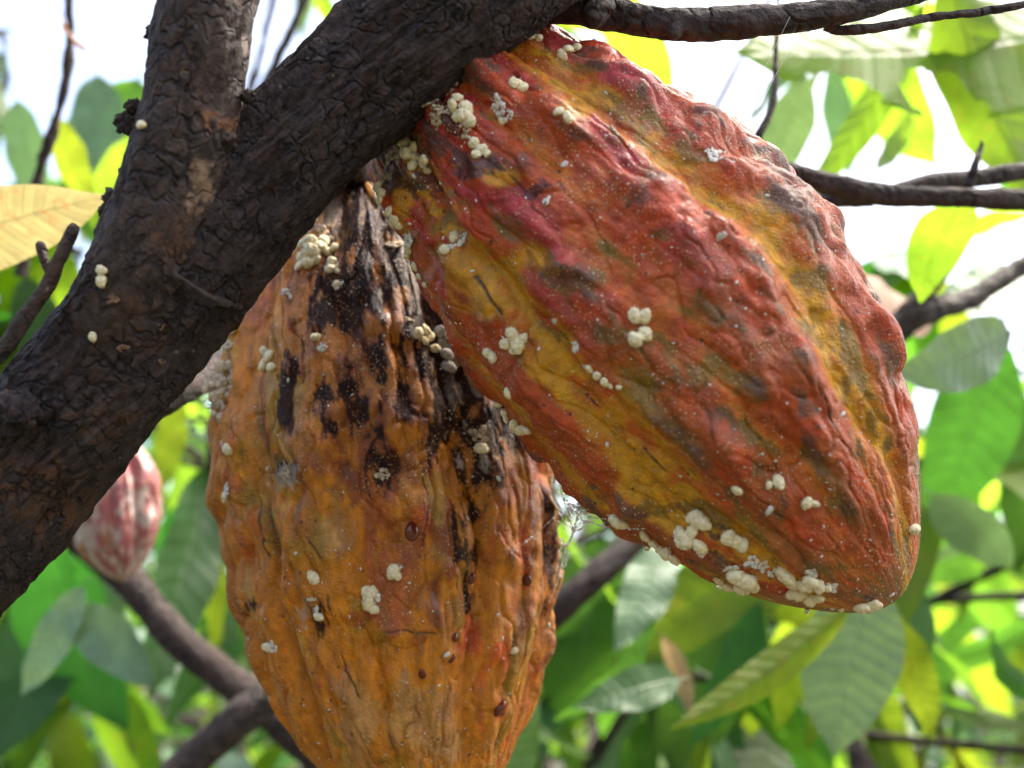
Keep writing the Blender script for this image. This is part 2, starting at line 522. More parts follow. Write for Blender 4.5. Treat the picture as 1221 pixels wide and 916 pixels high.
tube('side_branch', pxpath([(950, 242, .45, 9), (990, 238, .445, 10), (1040, 236, .43, 11)]), 24, 40, 0.0005, 37, M['twig'], tree)
tube('side_branch', pxpath([(1050, 233, .43, 9), (1110, 217, .44, 10), (1170, 212, .45, 11), (1240, 202, .46, 11), (1400, 180, .5, 10)]), 24, 80, 0.0005, 38, M['twig'], tree)
tube('twig', pxpath([(893, 178, .43, 7), (905, 160, .43, 6), (918, 135, .435, 5), (924, 105, .44, 4), (925, 60, .45, 3), (930, -40, .47, 2)]), 14, 30, 0.0003, 39, M['twig'], tree)
tube('twig', pxpath([(1155, 225, .43, 6), (1162, 200, .43, 5), (1170, 175, .435, 3), (1171, 168, .435, 1)]), 14, 30, 0.0003, 40, M['twig'], tree)
tube('side_branch', pxpath([(40, 560, .33, 24), (100, 530, .33, 20), (170, 492, .36, 18), (230, 458, .41, 18), (300, 420, .46, 18), (420, 380, .50, 17)]), 40, 110, 0.0006, 41, M['bark'], tree, coarse=0.3)
tube('twig', pxpath([(-60, 470, .26, 11), (0, 420, .262, 11), (30, 378, .262, 10), (55, 345, .262, 9), (70, 312, .262, 8), (86, 276, .263, 8), (88, 268, .263, 5), (89, 266, .263, 1)]), 24, 90, 0.0004, 42, M['stembark'], tree)
tube('twig', pxpath([(62, 332, .262, 7), (55, 315, .262, 6), (49, 294, .262, 6), (48, 289, .262, 4), (48, 287, .262, 1)]), 16, 24, 0.0003, 43, M['stembark'], tree)
tube('twig', pxpath([(205, 325, .262, 4), (240, 348, .263, 4), (262, 360, .27, 5), (285, 366, .28, 5)]), 14, 30, 0.0003, 44, M['twig'], tree)
# bud cushions and scars on the stem
for (x, y, d, r, sd) in [(152, 148, .266, 13, 1), (160, 128, .267, 10, 2), (136, 240, .268, 13, 3), (128, 252, .268, 9, 4), (182, 40, .268, 8, 5),
                         (18, 492, .262, 26, 6), (272, 168, .258, 10, 7), (150, 205, .268, 8, 8), (295, 115, .266, 8, 9)]:
    c = at(x, y, d)
    n = 26; V = []
    th = np.linspace(0, math.pi, 18); ph = np.linspace(0, 2 * math.pi, n, endpoint=False)
    V = np.array([[math.sin(a) * math.cos(b), math.sin(a) * math.sin(b), math.cos(a)] for a in th for b in ph])
    rr = r * d / F * (1 + 0.55 * fbm(V * 1.5 + sd * 3.1, 5, 50 + sd, 0.65))
    me = mesh_np('bud_cushion', c + V * rr[:, None], grid_faces(18, n))
    link('bud_cushion', me, M['stembark'] if sd != 6 else M['bark'], tree)


# ------------------------------------------------------------------ pods
class Pod:
    pass


def make_pod(pairs, pole, tip, dfun, furrow0, seed, nphi_front, nphi_back, ns, lump, style):
    L = np.array([p[0] for p in pairs], float); Rr = np.array([p[1] for p in pairs], float)
    rows = [np.array([*pole, *pole])] + [np.array([*a, *b]) for a, b in zip(L, Rr)] + [np.array([*tip, *tip])]
    rows = np.array(rows)
    # even samples in axis length, with denser ends from the round caps
    sp = spline(rows, 3000)
    mid = (sp[:, :2] + sp[:, 2:]) / 2
    arc = np.linalg.norm(np.diff(sp[:, :2], axis=0), axis=1) + np.linalg.norm(np.diff(sp[:, 2:], axis=0), axis=1)
    arc = np.concatenate([[0], np.cumsum(arc)]); arc /= arc[-1]
    sgrid = np.linspace(0, 1, ns)
    sp = np.stack([np.interp(sgrid, arc, sp[:, k]) for k in range(4)], 1)
    mid = (sp[:, :2] + sp[:, 2:]) / 2
    half = (sp[:, 2:] - sp[:, :2]) / 2
    d = dfun(sgrid)
    ph = np.concatenate([np.linspace(-0.18, math.pi + 0.18, nphi_front, endpoint=False),
                         np.linspace(math.pi + 0.18, 2 * math.pi - 0.18, nphi_back, endpoint=False)])
    m = len(ph)
    C = np.array([at(x, y, dd) for (x, y), dd in zip(mid, d)])
    E = np.array([RGT * hx - UPV * hy for hx, hy in half]) * (d / F)[:, None] * 0.972
    rad = np.linalg.norm(E, axis=1)
    V = C[:, None, :] + E[:, None, :] * np.cos(ph)[None, :, None] - (FWD * rad[:, None])[:, None, :] * np.sin(ph)[None, :, None]
    V = V.reshape(-1, 3)
    S = np.repeat(sgrid, m); PH = np.tile(ph, ns)
    clen = np.concatenate([[0], np.cumsum(np.linalg.norm(np.diff(C, axis=0), axis=1))]) * 100
    Y = np.repeat(clen, m)
    RC = np.repeat(rad, m) * 100
    rmax = rad.max() * 100
    Q = np.stack([np.cos(PH) * rmax, np.sin(PH) * rmax, Y], 1)          # cm, unrolled body space
    Qs = Q * np.array([1, 1, 0.55])
    warp = fbm(Qs * 0.45, 2, seed) * 0.16
    phw = PH + warp - math.radians(furrow0)
    k5 = np.abs((phw / (2 * math.pi) * 5 + 0.5) % 1 - 0.5) / 5 * 2 * math.pi
    k10 = np.abs(((phw / (2 * math.pi) * 5) % 1) - 0.5) / 5 * 2 * math.pi
    k20 = np.abs((phw / (2 * math.pi) * 10 + 0.0) % 1 - 0.5) / 10 * 2 * math.pi
    deep = np.exp(-(k5 / 0.15) ** 2); shallow = np.exp(-(k10 / 0.12) ** 2); tiny = np.exp(-(k20 / 0.07) ** 2)
    ends = sstep(S, 0.0, 0.10) * sstep(1 - S, 0.0, 0.12)
    tipfade = sstep(1 - S, 0.02, 0.42)
    h = (-0.36 * deep - 0.22 * shallow - 0.06 * tiny) * (0.35 + 0.65 * ends) * (0.45 + 0.55 * tipfade)
    lf = lump * (0.16 + 0.9 * tipfade) * sstep(S, 0.0, 0.14)
    keep = (1 - 0.8 * deep) * (1 - 0.5 * shallow)
    sh = fbm(Qs * 0.7, 2, seed + 40) * 0.45
    na1 = 25; na2 = 45; na3 = int(round(2 * math.pi * rmax / 0.33))
    pa = (phw + math.radians(furrow0)) / (2 * math.pi)
    rowa = pa - math.radians(furrow0) / (2 * math.pi)
    b1 = blobs(rowa * na1 + sh * 0.25, Y / 1.2 + sh, na1, seed + 1, 0.86, 0.0, 0.5, 0.9)
    b2 = blobs(rowa * na2 + sh * 0.6, Y / 0.72 + sh, na2, seed + 2, 0.85, 0.0, 0.7, 0.8)
    b3 = blobs(PH / (2 * math.pi) * na3 + sh, Y / 0.36 + sh, na3, seed + 3, 0.8, 0.0)
    tf2 = np.where(S > 0.5, sstep(RC / rmax, 0.22, 0.85), 1.0)
    h *= tf2
    patch = 0.55 + 0.9 * sstep(fbm(Qs * 0.5, 2, seed + 44), -0.3, 0.4)
    lum = 0.46 * b1 * patch + 0.24 * b2 * (0.4 + 0.6 * b1) + 0.06 * b3 * style.get('fine', 1)
    h += tf2 * lf * keep * 0.58 * np.tanh(lum / 0.58) * style.get('gain', 1)
    wr = 1 - np.abs(noise3(np.stack([Q[:, 0] * 1.5, Q[:, 1] * 1.5, Y * 0.42], 1) + (fbm(Q * 0.9, 2, seed + 61) * 0.5)[:, None], seed + 62)) * 2.6
    h -= tf2 * np.clip(wr, 0, 1) ** 3 * style.get('wrinkle', 0.085)
    h += tf2 * (fbm(Qs * 0.6, 3, seed + 5) * 0.18 * (0.35 + 0.65 * lf) + fbm(Qs * 2.6, 4, seed + 6, 0.6) * 0.035 * style.get('fine', 1))
    px, py, dd = project(V)
    front = np.sin(PH) > -0.1
    crack = np.zeros(len(V))
    for line in style['cracks']:
        pts = spline(np.array(line, float), 24)
        jit = fbm(np.hstack([pts * 0.07, pts[:, :1] * 0]), 2, 77) * 3
        pts = pts + jit[:, None]
        dm = np.full(len(V), 1e9)
        bb = (px > pts[:, 0].min() - 9) & (px < pts[:, 0].max() + 9) & (py > pts[:, 1].min() - 9) & (py < pts[:, 1].max() + 9) & front
        idx = np.nonzero(bb)[0]
        if len(idx):
            q = np.stack([px[idx], py[idx]], 1)
            best = np.full(len(idx), 1e9)
            for a, b in zip(pts[:-1], pts[1:]):
                ab = b - a
                tt = np.clip(((q - a) @ ab) / (ab @ ab + 1e-9), 0, 1)
                best = np.minimum(best, np.linalg.norm(q - a - tt[:, None] * ab, axis=1))
            crack[idx] = np.maximum(crack[idx], sstep(-best, -1.7, -0.5) * sstep(fbm(Q[idx] * 1.3, 2, 78), -0.3, 0.05))
    h -= crack * 0.035
    h -= style.get('crease', 0.03) * tf2 * (deep ** 14 + 0.8 * shallow ** 10 + 0.6 * tiny ** 6) * (0.3 + 0.7 * ends)
    # outward normals of the smooth body
    W = V.reshape(ns, m, 3)
    du = np.roll(W, -1, 1) - np.roll(W, 1, 1)
    dv = np.gradient(W, axis=0)
    Nn = np.cross(du, dv); ln = np.linalg.norm(Nn, axis=2)[:, :, None]
    rdir = W - C[:, None, :]
    rl = np.linalg.norm(rdir, axis=2)[:, :, None]
    ax = np.gradient(C, axis=0); ax /= np.linalg.norm(ax, axis=1)[:, None] + 1e-12
    Nn = np.where(ln > 1e-14, Nn / np.maximum(ln, 1e-14), 0)
    sg = np.sign((Nn * rdir).sum(2).mean())
    Nn = Nn * (sg if sg != 0 else 1)
    Nn[0] = -ax[0]; Nn[-1] = ax[-1]
    Nn = Nn.reshape(-1, 3)
    V2 = V + Nn * (h * 0.01)[:, None]
    Vg = V2.reshape(ns, m, 3)
    Vg[0] = Vg[0].mean(0); Vg[-1] = Vg[-1].mean(0)
    V2 = Vg.reshape(-1, 3)
    P = Pod()
    P.V, P.faces, P.Q, P.Qs, P.S, P.PH, P.Y = V2, grid_faces(ns, m), Q, Qs, S, PH, Y
    if sg > 0: P.faces = P.faces[:, ::-1].copy()
    P.deep, P.shallow, P.b1, P.b2, P.h, P.lf, P.crack, P.tiny = deep, shallow, b1, b2, h, lf, crack, tiny
    P.px, P.py, P.d = project(V2)
    P.front = front
    # real normals
    du = np.roll(Vg, -1, 1) - np.roll(Vg, 1, 1); dv = np.gradient(Vg, axis=0)
    N2 = np.cross(du, dv) * (sg if sg != 0 else 1)
    N2 = N2 / (np.linalg.norm(N2, axis=2)[:, :, None] + 1e-14)
    P.N = N2.reshape(-1, 3)
    P.C = C
    return P


def splat(P, lst, nz, sharp=(0.3, 0.6), nw=0.5):
    m = np.zeros(len(P.V))
    for (x, y, rx, ry, *rest) in lst:
        a = rest[0] if rest else 1.0
        m = np.maximum(m, a * np.exp(-(((P.px - x) / rx) ** 2 + ((P.py - y) / ry) ** 2) * 0.7))
    m *= P.front
    return sstep(m + nz * nw * (m > 0.02), *sharp)


CR = np.array
A_pairs = [((462, 130), (560, 48)), ((447, 190), (628, 38)), ((458, 240), (700, 60)), ((480, 295), (765, 90)), ((515, 365), (840, 135)),
           ((560, 437), (905, 188)), ((605, 500), (957, 235)), ((660, 560), (1002, 292)), ((715, 608), (1040, 365)), ((780, 652), (1067, 440)),
           ((845, 690), (1084, 515)), ((910, 715), (1091, 590)), ((975, 728), (1092, 645)), ((1030, 729), (1081, 692))]
A_cracks = [[(966, 455), (978, 478), (988, 502), (1000, 522), (1012, 538)], [(578, 188), (600, 205), (612, 212), (627, 230)],
            [(762, 540), (783, 562), (808, 592)], [(690, 478), (712, 498), (722, 506)], [(567, 330), (585, 350), (602, 374)],
            [(905, 345), (915, 370), (925, 382)]]
podA = make_pod(A_pairs, (497, 70), (1063, 718), lambda s: 0.318 - 0.022 * s, 60, 3, 470, 90, 640, 1.0, {'cracks': A_cracks})
B_pairs = [((385, 225), (470, 215)), ((335, 262), (530, 255)), ((298, 310), (570, 300)), ((274, 370), (600, 360)), ((261, 440), (632, 430)),
           ((251, 515), (657, 510)), ((259, 590), (668, 590)), ((271, 655), (669, 655)), ((289, 720), (663, 725)), ((309, 785), (650, 790)),
           ((340, 850), (632, 852)), ((385, 916), (605, 916)), ((432, 970), (568, 972))]
B_cracks = [[(425, 425), (434, 468), (443, 508)], [(388, 690), (400, 740), (408, 790), (428, 832)], [(584, 555), (581, 620), (574, 705)],
            [(462, 753), (490, 751), (518, 754)], [(346, 440), (346, 490), (336, 520)], [(300, 600), (310, 660), (322, 700)],
            [(505, 560), (508, 600), (503, 650)], [(372, 640), (385, 668), (384, 690)]]
podB = make_pod(B_pairs, (425, 206), (500, 1018), lambda s: 0.400 - 0.035 * s, 56, 71, 420, 80, 560, 0.62, {'cracks': B_cracks, 'wrinkle': 0.11, 'fine': 0.5, 'crease': 0.10, 'gain': 1.15})

# ---- pigment of the red pod
P = podA
n1 = fbm(P.Qs * 0.55, 4, 101); n2 = fbm(P.Qs * 1.5, 4, 111); n3 = fbm(P.Q * 3.2, 3, 121)
hi = sstep(P.h + n2 * 0.06, -0.06, 0.26)
c = np.tile(CR([0.40, 0.075, 0.024]), (len(P.V), 1))                       # orange red base
c = lerp(c, (0.35, 0.036, 0.032), sstep(n1 + 0.75 - P.S * 1.5 + np.cos(P.PH) * 0.15, 0.0, 0.75))   # crimson towards the stalk
c = lerp(c, (0.29, 0.095, 0.02), sstep(P.S + n1 * 0.45, 0.55, 0.92) * 0.85)                         # brown orange towards the tip, darkened to paint in its shade
fur = np.clip(P.deep * 1.0 + P.shallow * 0.35, 0, 1)
c = lerp(c, (0.52, 0.14, 0.010), sstep(fur + n2 * 0.5 - hi * 0.3, 0.06, 0.6))                    # orange in the furrows
lowside = sstep(-np.cos(P.PH) + n1 * 0.5, 0.35, 0.95)
c = lerp(c, (0.50, 0.17, 0.012), lowside * 0.75 * sstep(0.25 - P.h + n2 * 0.15, 0, 0.4))
c = lerp(c, (0.60, 0.29, 0.014), sstep(fur * 0.78 + lowside * 0.35 + n2 * 0.55 + n1 * 0.3, 0.40, 0.75) * (1 - 0.7 * hi))   # yellow
c = lerp(c, (0.13, 0.085, 0.02), sstep(n1 * 0.6 + n2 * 0.9 + 0.10 * np.cos(P.PH) + P.S * 0.15, 0.24, 0.56) * 0.75)                # olive
c = lerp(c, (0.12, 0.05, 0.035), sstep(hi * 0.7 + n2 * 1.0 - 0.1, 0.5, 1.0) * 0.8)                      # dull purple brown wart tops
c = lerp(c, (0.42, 0.05, 0.06), sstep(n3 + n1 * 0.5, 0.18, 0.5) * sstep(0.55 - P.S, 0, 0.4) * 0.6)        # pink flush
c = lerp(c, (0.50, 0.07, 0.02), sstep(fbm(P.Qs * 1.1, 3, 131), 0.22, 0.5) * 0.7)                         # bright orange red flecks
c = lerp(c, (0.58, 0.26, 0.012), splat(P, [(545, 320, 22, 36), (572, 352, 18, 26), (600, 215, 22, 12), (628, 305, 20, 16), (660, 445, 26, 18), (720, 500, 34, 24), (770, 560, 26, 22), (480, 245, 12, 26), (690, 130, 22, 14)], n2, (0.25, 0.7), 0.5) * 0.85)
dark = splat(P, [(512, 175, 30, 22), (470, 190, 18, 30), (540, 150, 16, 20), (628, 225, 22, 12), (500, 215, 14, 14), (1040, 715, 8, 6), (852, 640, 9, 7), (560, 205, 18, 10)], n3 + n2, (0.35, 0.7), 0.8)
c = lerp(c, (0.045, 0.016, 0.014), dark * 0.8)
c = lerp(c, (0.02, 0.012, 0.008), P.crack * 0.92)
c *= (1 + 0.25 * n3[:, None])
meA = mesh_np('cacao_pod', P.V, P.faces)
vattr(meA, 'pig', np.clip(c, 0.003, 1)); vattr(meA, 'wet', np.clip(dark * 0.6 + sstep(n1, 0.1, 0.5) * 0.35, 0, 1))
rootA = empty('cacao_pod', tuple(P.C[0]), label='large crimson and orange warty cacao pod slanting in front of the orange pod', cat='pod', group='ripe cacao pods')
inv = Matrix.Translation(-Vector(P.C[0]))


def under(name, me, mat, root, **kw):
    """a part whose mesh is in world coordinates"""
    o = link(name, me, mat, root, **kw)
    o.matrix_parent_inverse = Matrix.Translation(-root.location)
    return o


for ch in list(tree.children):
    ch.matrix_parent_inverse = Matrix.Translation(-tree.location)
under('shell', meA, M['pod'], rootA)

# ---- pigment of the orange pod
P = podB
n1 = fbm(P.Qs * 0.55, 4, 201); n2 = fbm(P.Qs * 1.5, 4, 211); n3 = fbm(P.Q * np.array([3.0, 3.0, 0.9]), 4, 221, 0.65)
hi = sstep(P.h + n2 * 0.05, -0.06, 0.22)
c = np.tile(CR([0.56, 0.19, 0.012]), (len(P.V), 1))
c = lerp(c, (0.60, 0.30, 0.022), sstep(n1 + n2 * 0.5, -0.05, 0.45) * 0.8)                 # ochre yellow
c = lerp(c, (0.54, 0.10, 0.012), sstep(n2 + n1 * 0.4 + 0.15 * np.cos(P.PH), 0.05, 0.45) * 0.75)   # red orange
c = lerp(c, (0.30, 0.12, 0.045), sstep(hi + n2 * 0.7, 0.65, 1.2) * 0.6)                  # dull ridge tops
c = lerp(c, (0.27, 0.16, 0.03), sstep(n1 * 0.9 - n2 * 0.3 + P.S * 0.25, 0.3, 0.65) * 0.6)   # olive tinge
c = lerp(c, (0.36, 0.09, 0.06), splat(P, [(310, 365, 20, 40), (290, 350, 14, 40), (440, 640, 12, 60), (455, 600, 26, 40), (470, 700, 30, 60)], n2, (0.3, 0.8), 0.5) * 0.6)
c = lerp(c, (0.42, 0.26, 0.11), splat(P, [(500, 860, 50, 60), (430, 860, 30, 60), (395, 640, 20, 60), (540, 880, 16, 40)], n2, (0.3, 0.9), 0.6) * 0.6)
c = lerp(c, (0.52, 0.06, 0.02), splat(P, [(628, 690, 6, 16), (600, 780, 14, 22), (565, 760, 14, 26), (598, 845, 12, 18), (505, 620, 16, 26), (640, 560, 16, 30), (625, 650, 10, 30)], n2, (0.35, 0.8), 0.4) * 0.7)
brown = splat(P, [(470, 330, 75, 85), (520, 430, 60, 110), (420, 400, 45, 85), (560, 520, 60, 75), (430, 500, 40, 45), (480, 560, 50, 50), (520, 640, 20, 60), (650, 620, 18, 80), (390, 330, 40, 60)], n2 + n3 * 0.7, (0.3, 0.8), 0.9)
c = lerp(c, (0.20, 0.05, 0.014), brown * 0.8)
bl = splat(P, [(455, 262, 60, 30), (480, 310, 34, 45), (505, 365, 26, 45), (530, 410, 24, 40), (548, 460, 24, 45), (572, 515, 38, 30), (402, 470, 20, 12, 0.9), (425, 492, 12, 16, 0.85),
               (395, 360, 20, 36, 0.85), (410, 385, 12, 30, 0.8), (455, 562, 9, 18, 0.9), (344, 480, 7, 34, 0.75), (342, 563, 9, 12, 0.8), (420, 245, 45, 22), (395, 508, 10, 8, 0.8),
               (375, 690, 8, 10, 0.8), (380, 715, 7, 24, 0.75), (300, 722, 6, 6, 0.7), (500, 245, 40, 30), (545, 330, 40, 60), (480, 440, 8, 70, 0.62), (455, 400, 7, 60, 0.6), (556, 600, 8, 60, 0.62),
               (520, 470, 10, 60, 0.66), (667, 640, 9, 80, 0.7), (430, 320, 10, 60, 0.7)],
           n3 * 0.8 + n2 * 0.8 - np.clip(P.h, -0.1, 0.3) * 1.0 + 0.34 + 0.25 * fbm(P.Q * 9, 3, 231), (0.30, 0.74), 0.72)
c = lerp(c, (0.012, 0.007, 0.008), bl * 0.95)
pale = splat(P, [(343, 568, 12, 12), (362, 720, 7, 26, 0.7), (585, 530, 26, 16, 0.7), (500, 330, 30, 40, 0.5), (560, 400, 14, 40, 0.6)], n3 * 1.3 + n2 * 0.4, (0.5, 0.75), 0.9)
line = np.clip(P.deep ** 14 + 0.8 * P.shallow ** 10 + 0.6 * P.tiny ** 6, 0, 1) * sstep(n2 + n1 + 0.25 - P.S * 0.4, -0.1, 0.4)
c = lerp(c, (0.09, 0.03, 0.010), line * 0.75)
c = lerp(c, (0.40, 0.35, 0.30), pale * 0.6)
c = lerp(c, (0.02, 0.012, 0.008), P.crack * 0.9)
c *= (1 + 0.35 * n3[:, None])
meB = mesh_np('cacao_pod', P.V, P.faces)
vattr(meB, 'rot', np.clip(bl, 0, 1)); vattr(meB, 'pig', np.clip(c, 0.003, 1)); vattr(meB, 'wet', np.clip(bl * 0.5 + brown * 0.4 + sstep(n1, 0.15, 0.5) * 0.2, 0, 1))
rootB = empty('cacao_pod', tuple(P.C[0]), label='large orange cacao pod with black rotted streaks hanging under the branch', cat='pod', group='ripe cacao pods')
under('shell', meB, M['pod'], rootB)


def stalk(root, rows, seed):
    V, f, C, R = tube_np(pxpath(rows), 40, 60, 0.0007, seed)
    under('stalk', mesh_np('stalk', V, f), M['stembark'], root)


stalk(rootA, [(500, 78, .318, 34), (494, 66, .312, 30), (480, 50, .297, 26), (474, 44, .285, 28)], 301)
stalk(rootB, [(430, 222, .399, 34), (424, 205, .392, 27), (410, 165, .35, 24), (398, 140, .31, 28), (392, 130, .29, 30)], 302)

# young pod in the background, dusted with mould
C_pairs = [((100, 530), (150, 520)), ((86, 560), (178, 550)), ((83, 590), (190, 580)), ((86, 620), (192, 612)), ((98, 655), (185, 645)), ((122, 682), (168, 675))]
podC = make_pod(C_pairs, (120, 515), (148, 695), lambda s: 0.60 + 0.0 * s, 40, 91, 110, 40, 130, 0.45, {'cracks': []})
P = podC
n1 = fbm(P.Qs * 0.9, 4, 401); n2 = fbm(P.Qs * 2.2, 4, 411)
c = np.tile(CR([0.36, 0.12, 0.12]), (len(P.V), 1))
c = lerp(c, (0.30, 0.17, 0.06), sstep(-np.cos(P.PH) + n1, 0.2, 0.9))
mould = sstep(n2 + n1 * 0.5 + P.S * 0.3 + 0.25 * P.deep, 0.18, 0.5)
c = lerp(c, (0.55, 0.48, 0.42), mould * 0.85)
meC = mesh_np('cacao_pod', P.V, P.faces)
vattr(meC, 'pig', np.clip(c, 0.01, 1)); vattr(meC, 'wet', np.zeros(len(P.V)))
rootC = empty('cacao_pod', tuple(P.C[0]), label='small pink young cacao pod dusted with white mould, out of focus below the branch', cat='pod')
under('shell', meC, M['pod'], rootC)
stalk(rootC, [(122, 525, .60, 9), (112, 505, .58, 8), (95, 490, .52, 8), (70, 520, .40, 9), (60, 545, .338, 10)], 303)


# ------------------------------------------------------------------ mealybugs, wax, drops, threads
def surf(P, x, y):
    d2 = (P.px - x) ** 2 + (P.py - y) ** 2
    ok = P.front & (d2 < 9)
    if ok.any():
        i = np.nonzero(ok)[0]; k = i[np.argmin(P.d[i] * 4000 + d2[i])]
    else:
        k = np.argmin(d2 + np.where(P.front, 0, 1e6))
    return P.V[k], P.N[k], P.d[k]


def orient(p, n, rot, size):
    q = Vector(n).to_track_quat('Z', 'Y') @ Quaternion((0, 0, 1), rot)
    return Matrix.Translation(Vector(p)) @ q.to_matrix().to_4x4() @ Matrix.Diagonal((*size, 1))


def ball(nt, nph):
    th = np.linspace(0, math.pi, nt); ph = np.linspace(0, 2 * math.pi, nph, endpoint=False)
    return np.array([[math.sin(a) * math.cos(b), math.sin(a) * math.sin(b), math.cos(a)] for a in th for b in ph]), grid_faces(nt, nph)


def cone(p, q, r, k=4):
    p = np.array(p); q = np.array(q)
    t = q - p; a = np.cross(t, [0.3, 0.5, 0.81]); a /= np.linalg.norm(a); b = np.cross(t, a); b /= np.linalg.norm(b)
    V = [p + r * (a * math.cos(x) + b * math.sin(x)) for x in np.linspace(0, 2 * math.pi, k, endpoint=False)] + [q]
    return V, [(i, (i + 1) % k, k, k) for i in range(k)]


def bug_mesh(seed, fil=12):
    r = np.random.default_rng(seed)
    V, f = ball(18, 24)
    x = V[:, 0]
    seg = 1 - 0.12 * np.clip(np.cos(x * 11 + r.uniform(0, 6)), 0, 1) ** 2 * (V[:, 2] > -0.2)
    B = V * np.array([1.0, 0.80, 0.66]) * seg[:, None]
    B *= (1 + 0.2 * fbm(V * 1.3 + seed * 5.1, 3, seed))[:, None]
    B[:, 2] += 0.33
    VV = [B]; FF = [f]; off = len(B)
    for k in range(fil):
        a = 2 * math.pi * (k + r.uniform(-.3, .3)) / fil
        ln = r.uniform(0.12, 0.42)
        p = np.array([math.cos(a) * 0.92, math.sin(a) * 0.72, 0.14])
        q = p + np.array([math.cos(a) * ln, math.sin(a) * ln, r.uniform(-.05, .12)])
        cv, cf = cone(p, q, 0.055, 4)
        VV.append(np.array(cv)); FF.append(np.array(cf) + off); off += len(cv)
    me = bpy.data.meshes.new('mealybug')
    fl = [tuple(dict.fromkeys(t)) for F_ in FF for t in F_.tolist()]
    me.from_pydata([tuple(v) for v in np.vstack(VV)], [], fl)
    me.polygons.foreach_set('use_smooth', np.ones(len(me.polygons), bool))
    me.validate()
    return me


def tuft_mesh(seed):
    """woolly wax: an uneven crust of small lumps with filaments standing out"""
    r = np.random.default_rng(seed)
    VV = []; FF = []; off = 0
    bv, bf = ball(7, 9)
    for k in range(16):
        a = r.uniform(0, 6.28); rad = math.sqrt(r.uniform(0, 1)) * 0.85
        c = np.array([math.cos(a) * rad, math.sin(a) * rad, r.uniform(0, 0.22)])
        s = r.uniform(0.14, 0.34)
        v = bv * (1 + 0.4 * fbm(bv * 2 + k * 3.3, 2, seed + k))[:, None] * s * np.array([1, 1, 0.7]) + c
        VV.append(v); FF.append(bf + off); off += len(v)
    for k in range(46):
        a = r.uniform(0, 6.28); rad = math.sqrt(r.uniform(0, 1)) * 0.95
        p = np.array([math.cos(a) * rad, math.sin(a) * rad, 0.08])
        q = p + np.array([math.cos(a) * r.uniform(-.1, .4), math.sin(a) * r.uniform(-.1, .4), r.uniform(0.12, 0.5)])
        cv, cf = cone(p, q, 0.035, 3)
        VV.append(np.array(cv)); FF.append(np.array(cf) + off); off += len(cv)
    me = bpy.data.meshes.new('wax_tuft')
    fl = [tuple(dict.fromkeys(t)) for F_ in FF for t in F_.tolist()]
    me.from_pydata([tuple(v) for v in np.vstack(VV)], [], fl)
    me.polygons.foreach_set('use_smooth', np.ones(len(me.polygons), bool))
    me.validate()
    return me


BUGS = [bug_mesh(s, f) for s, f in ((1, 16), (2, 22), (3, 12), (4, 24), (5, 6), (6, 18), (7, 0), (8, 14))]
for b in BUGS: b.materials.append(M['bug'])
TUFTS = [tuft_mesh(s) for s in (21, 22, 23, 24)]
for b in TUFTS: b.materials.append(M['wax'])


def put(name, me, P, x, y, r, label, cat, group, mat=None, flat=1.0, sink=0.0):
    p, n, d = surf(P, x, y)
    s = r * d / F
    n = np.array(n) + rng.normal(0, 0.18, 3); n /= np.linalg.norm(n)
    o = bpy.data.objects.new(name, me)
    COL.objects.link(o)
    sz = (s * rng.uniform(0.95, 1.15), s * rng.uniform(0.9, 1.1), s * flat * rng.uniform(0.85, 1.1))
    o.matrix_world = orient(p - n * s * sink, n, rng.uniform(0, 6.28), sz)
    if mat is not None:
        o.material_slots[0].link = 'OBJECT'; o.material_slots[0].material = mat
    tag(o, label, cat, group)
    return o


def bugs(P, lst, label, group, mat=None):
    for (x, y, r) in lst:
        put('mealybug', BUGS[rng.integers(len(BUGS))], P, x, y, r * 1.08, label, 'insect', group, mat)


bugs(podA, [(545, 116, 8), (555, 127, 8), (541, 127, 8), (552, 138, 9), (561, 144, 8), (558, 133, 7), (545, 140, 7)],
     'cream mealybug in the heap beside the red pod\'s stalk', 'mealybugs heaped by the stalk')
bugs(podA, [(565, 170, 7), (575, 178, 8), (569, 185, 7), (581, 184, 5)], 'cream mealybug in the knot of four below the red pod\'s stalk heap', 'mealybugs below the stalk heap')
bugs(podA, [(484, 172, 8), (495, 176, 8), (486, 184, 9), (496, 188, 7), (508, 190, 7), (491, 198, 7), (511, 203, 6), (505, 196, 6)],
     'cream mealybug on the red pod under the silk strands', 'mealybugs under the silk strands')
bugs(podA, [(611, 100, 7), (622, 105, 8), (616, 101, 7)], 'cream mealybug in the row on the red pod\'s upper shoulder', 'mealybugs on the upper shoulder')
bugs(podA, [(667, 134, 6), (676, 140, 7)], 'cream mealybug of the pair beside the orange furrow top', 'pair by the orange furrow')
bugs(podA, [(599, 145, 6)], 'single cream mealybug below the grey wax tuft on red pod', 'single mealybugs')
bugs(podA, [(600, 50, 8), (678, 60, 7), (689, 58, 7), (672, 66, 7), (634, 44, 6), (643, 47, 5)], 'whitish mealybug along the top rim of the red pod', 'mealybugs on the top rim')
bugs(podA, [(450, 222, 7), (456, 231, 7), (452, 238, 6), (464, 252, 6), (470, 262, 7), (476, 268, 6), (486, 297, 7), (481, 303, 6), (494, 318, 5), (500, 330, 5), (505, 340, 4)],
     'cream mealybug along the red pod edge facing the black rot', 'mealybugs along the pod edge')
bugs(podA, [(531, 298, 7), (541, 284, 7)], 'cream mealybug in the woolly tuft near the red pod edge', 'mealybugs in the woolly tuft')
bugs(podA, [(611, 399, 10), (618, 410, 10), (605, 411, 9), (624, 405, 7), (613, 418, 7)], 'pale mealybug in the round clump below the yellow furrow', 'mealybugs in the round clump')
bugs(podA, [(583, 420, 7), (589, 427, 7)], 'cream mealybug of the small pair beside the round clump', 'small pair by the clump')
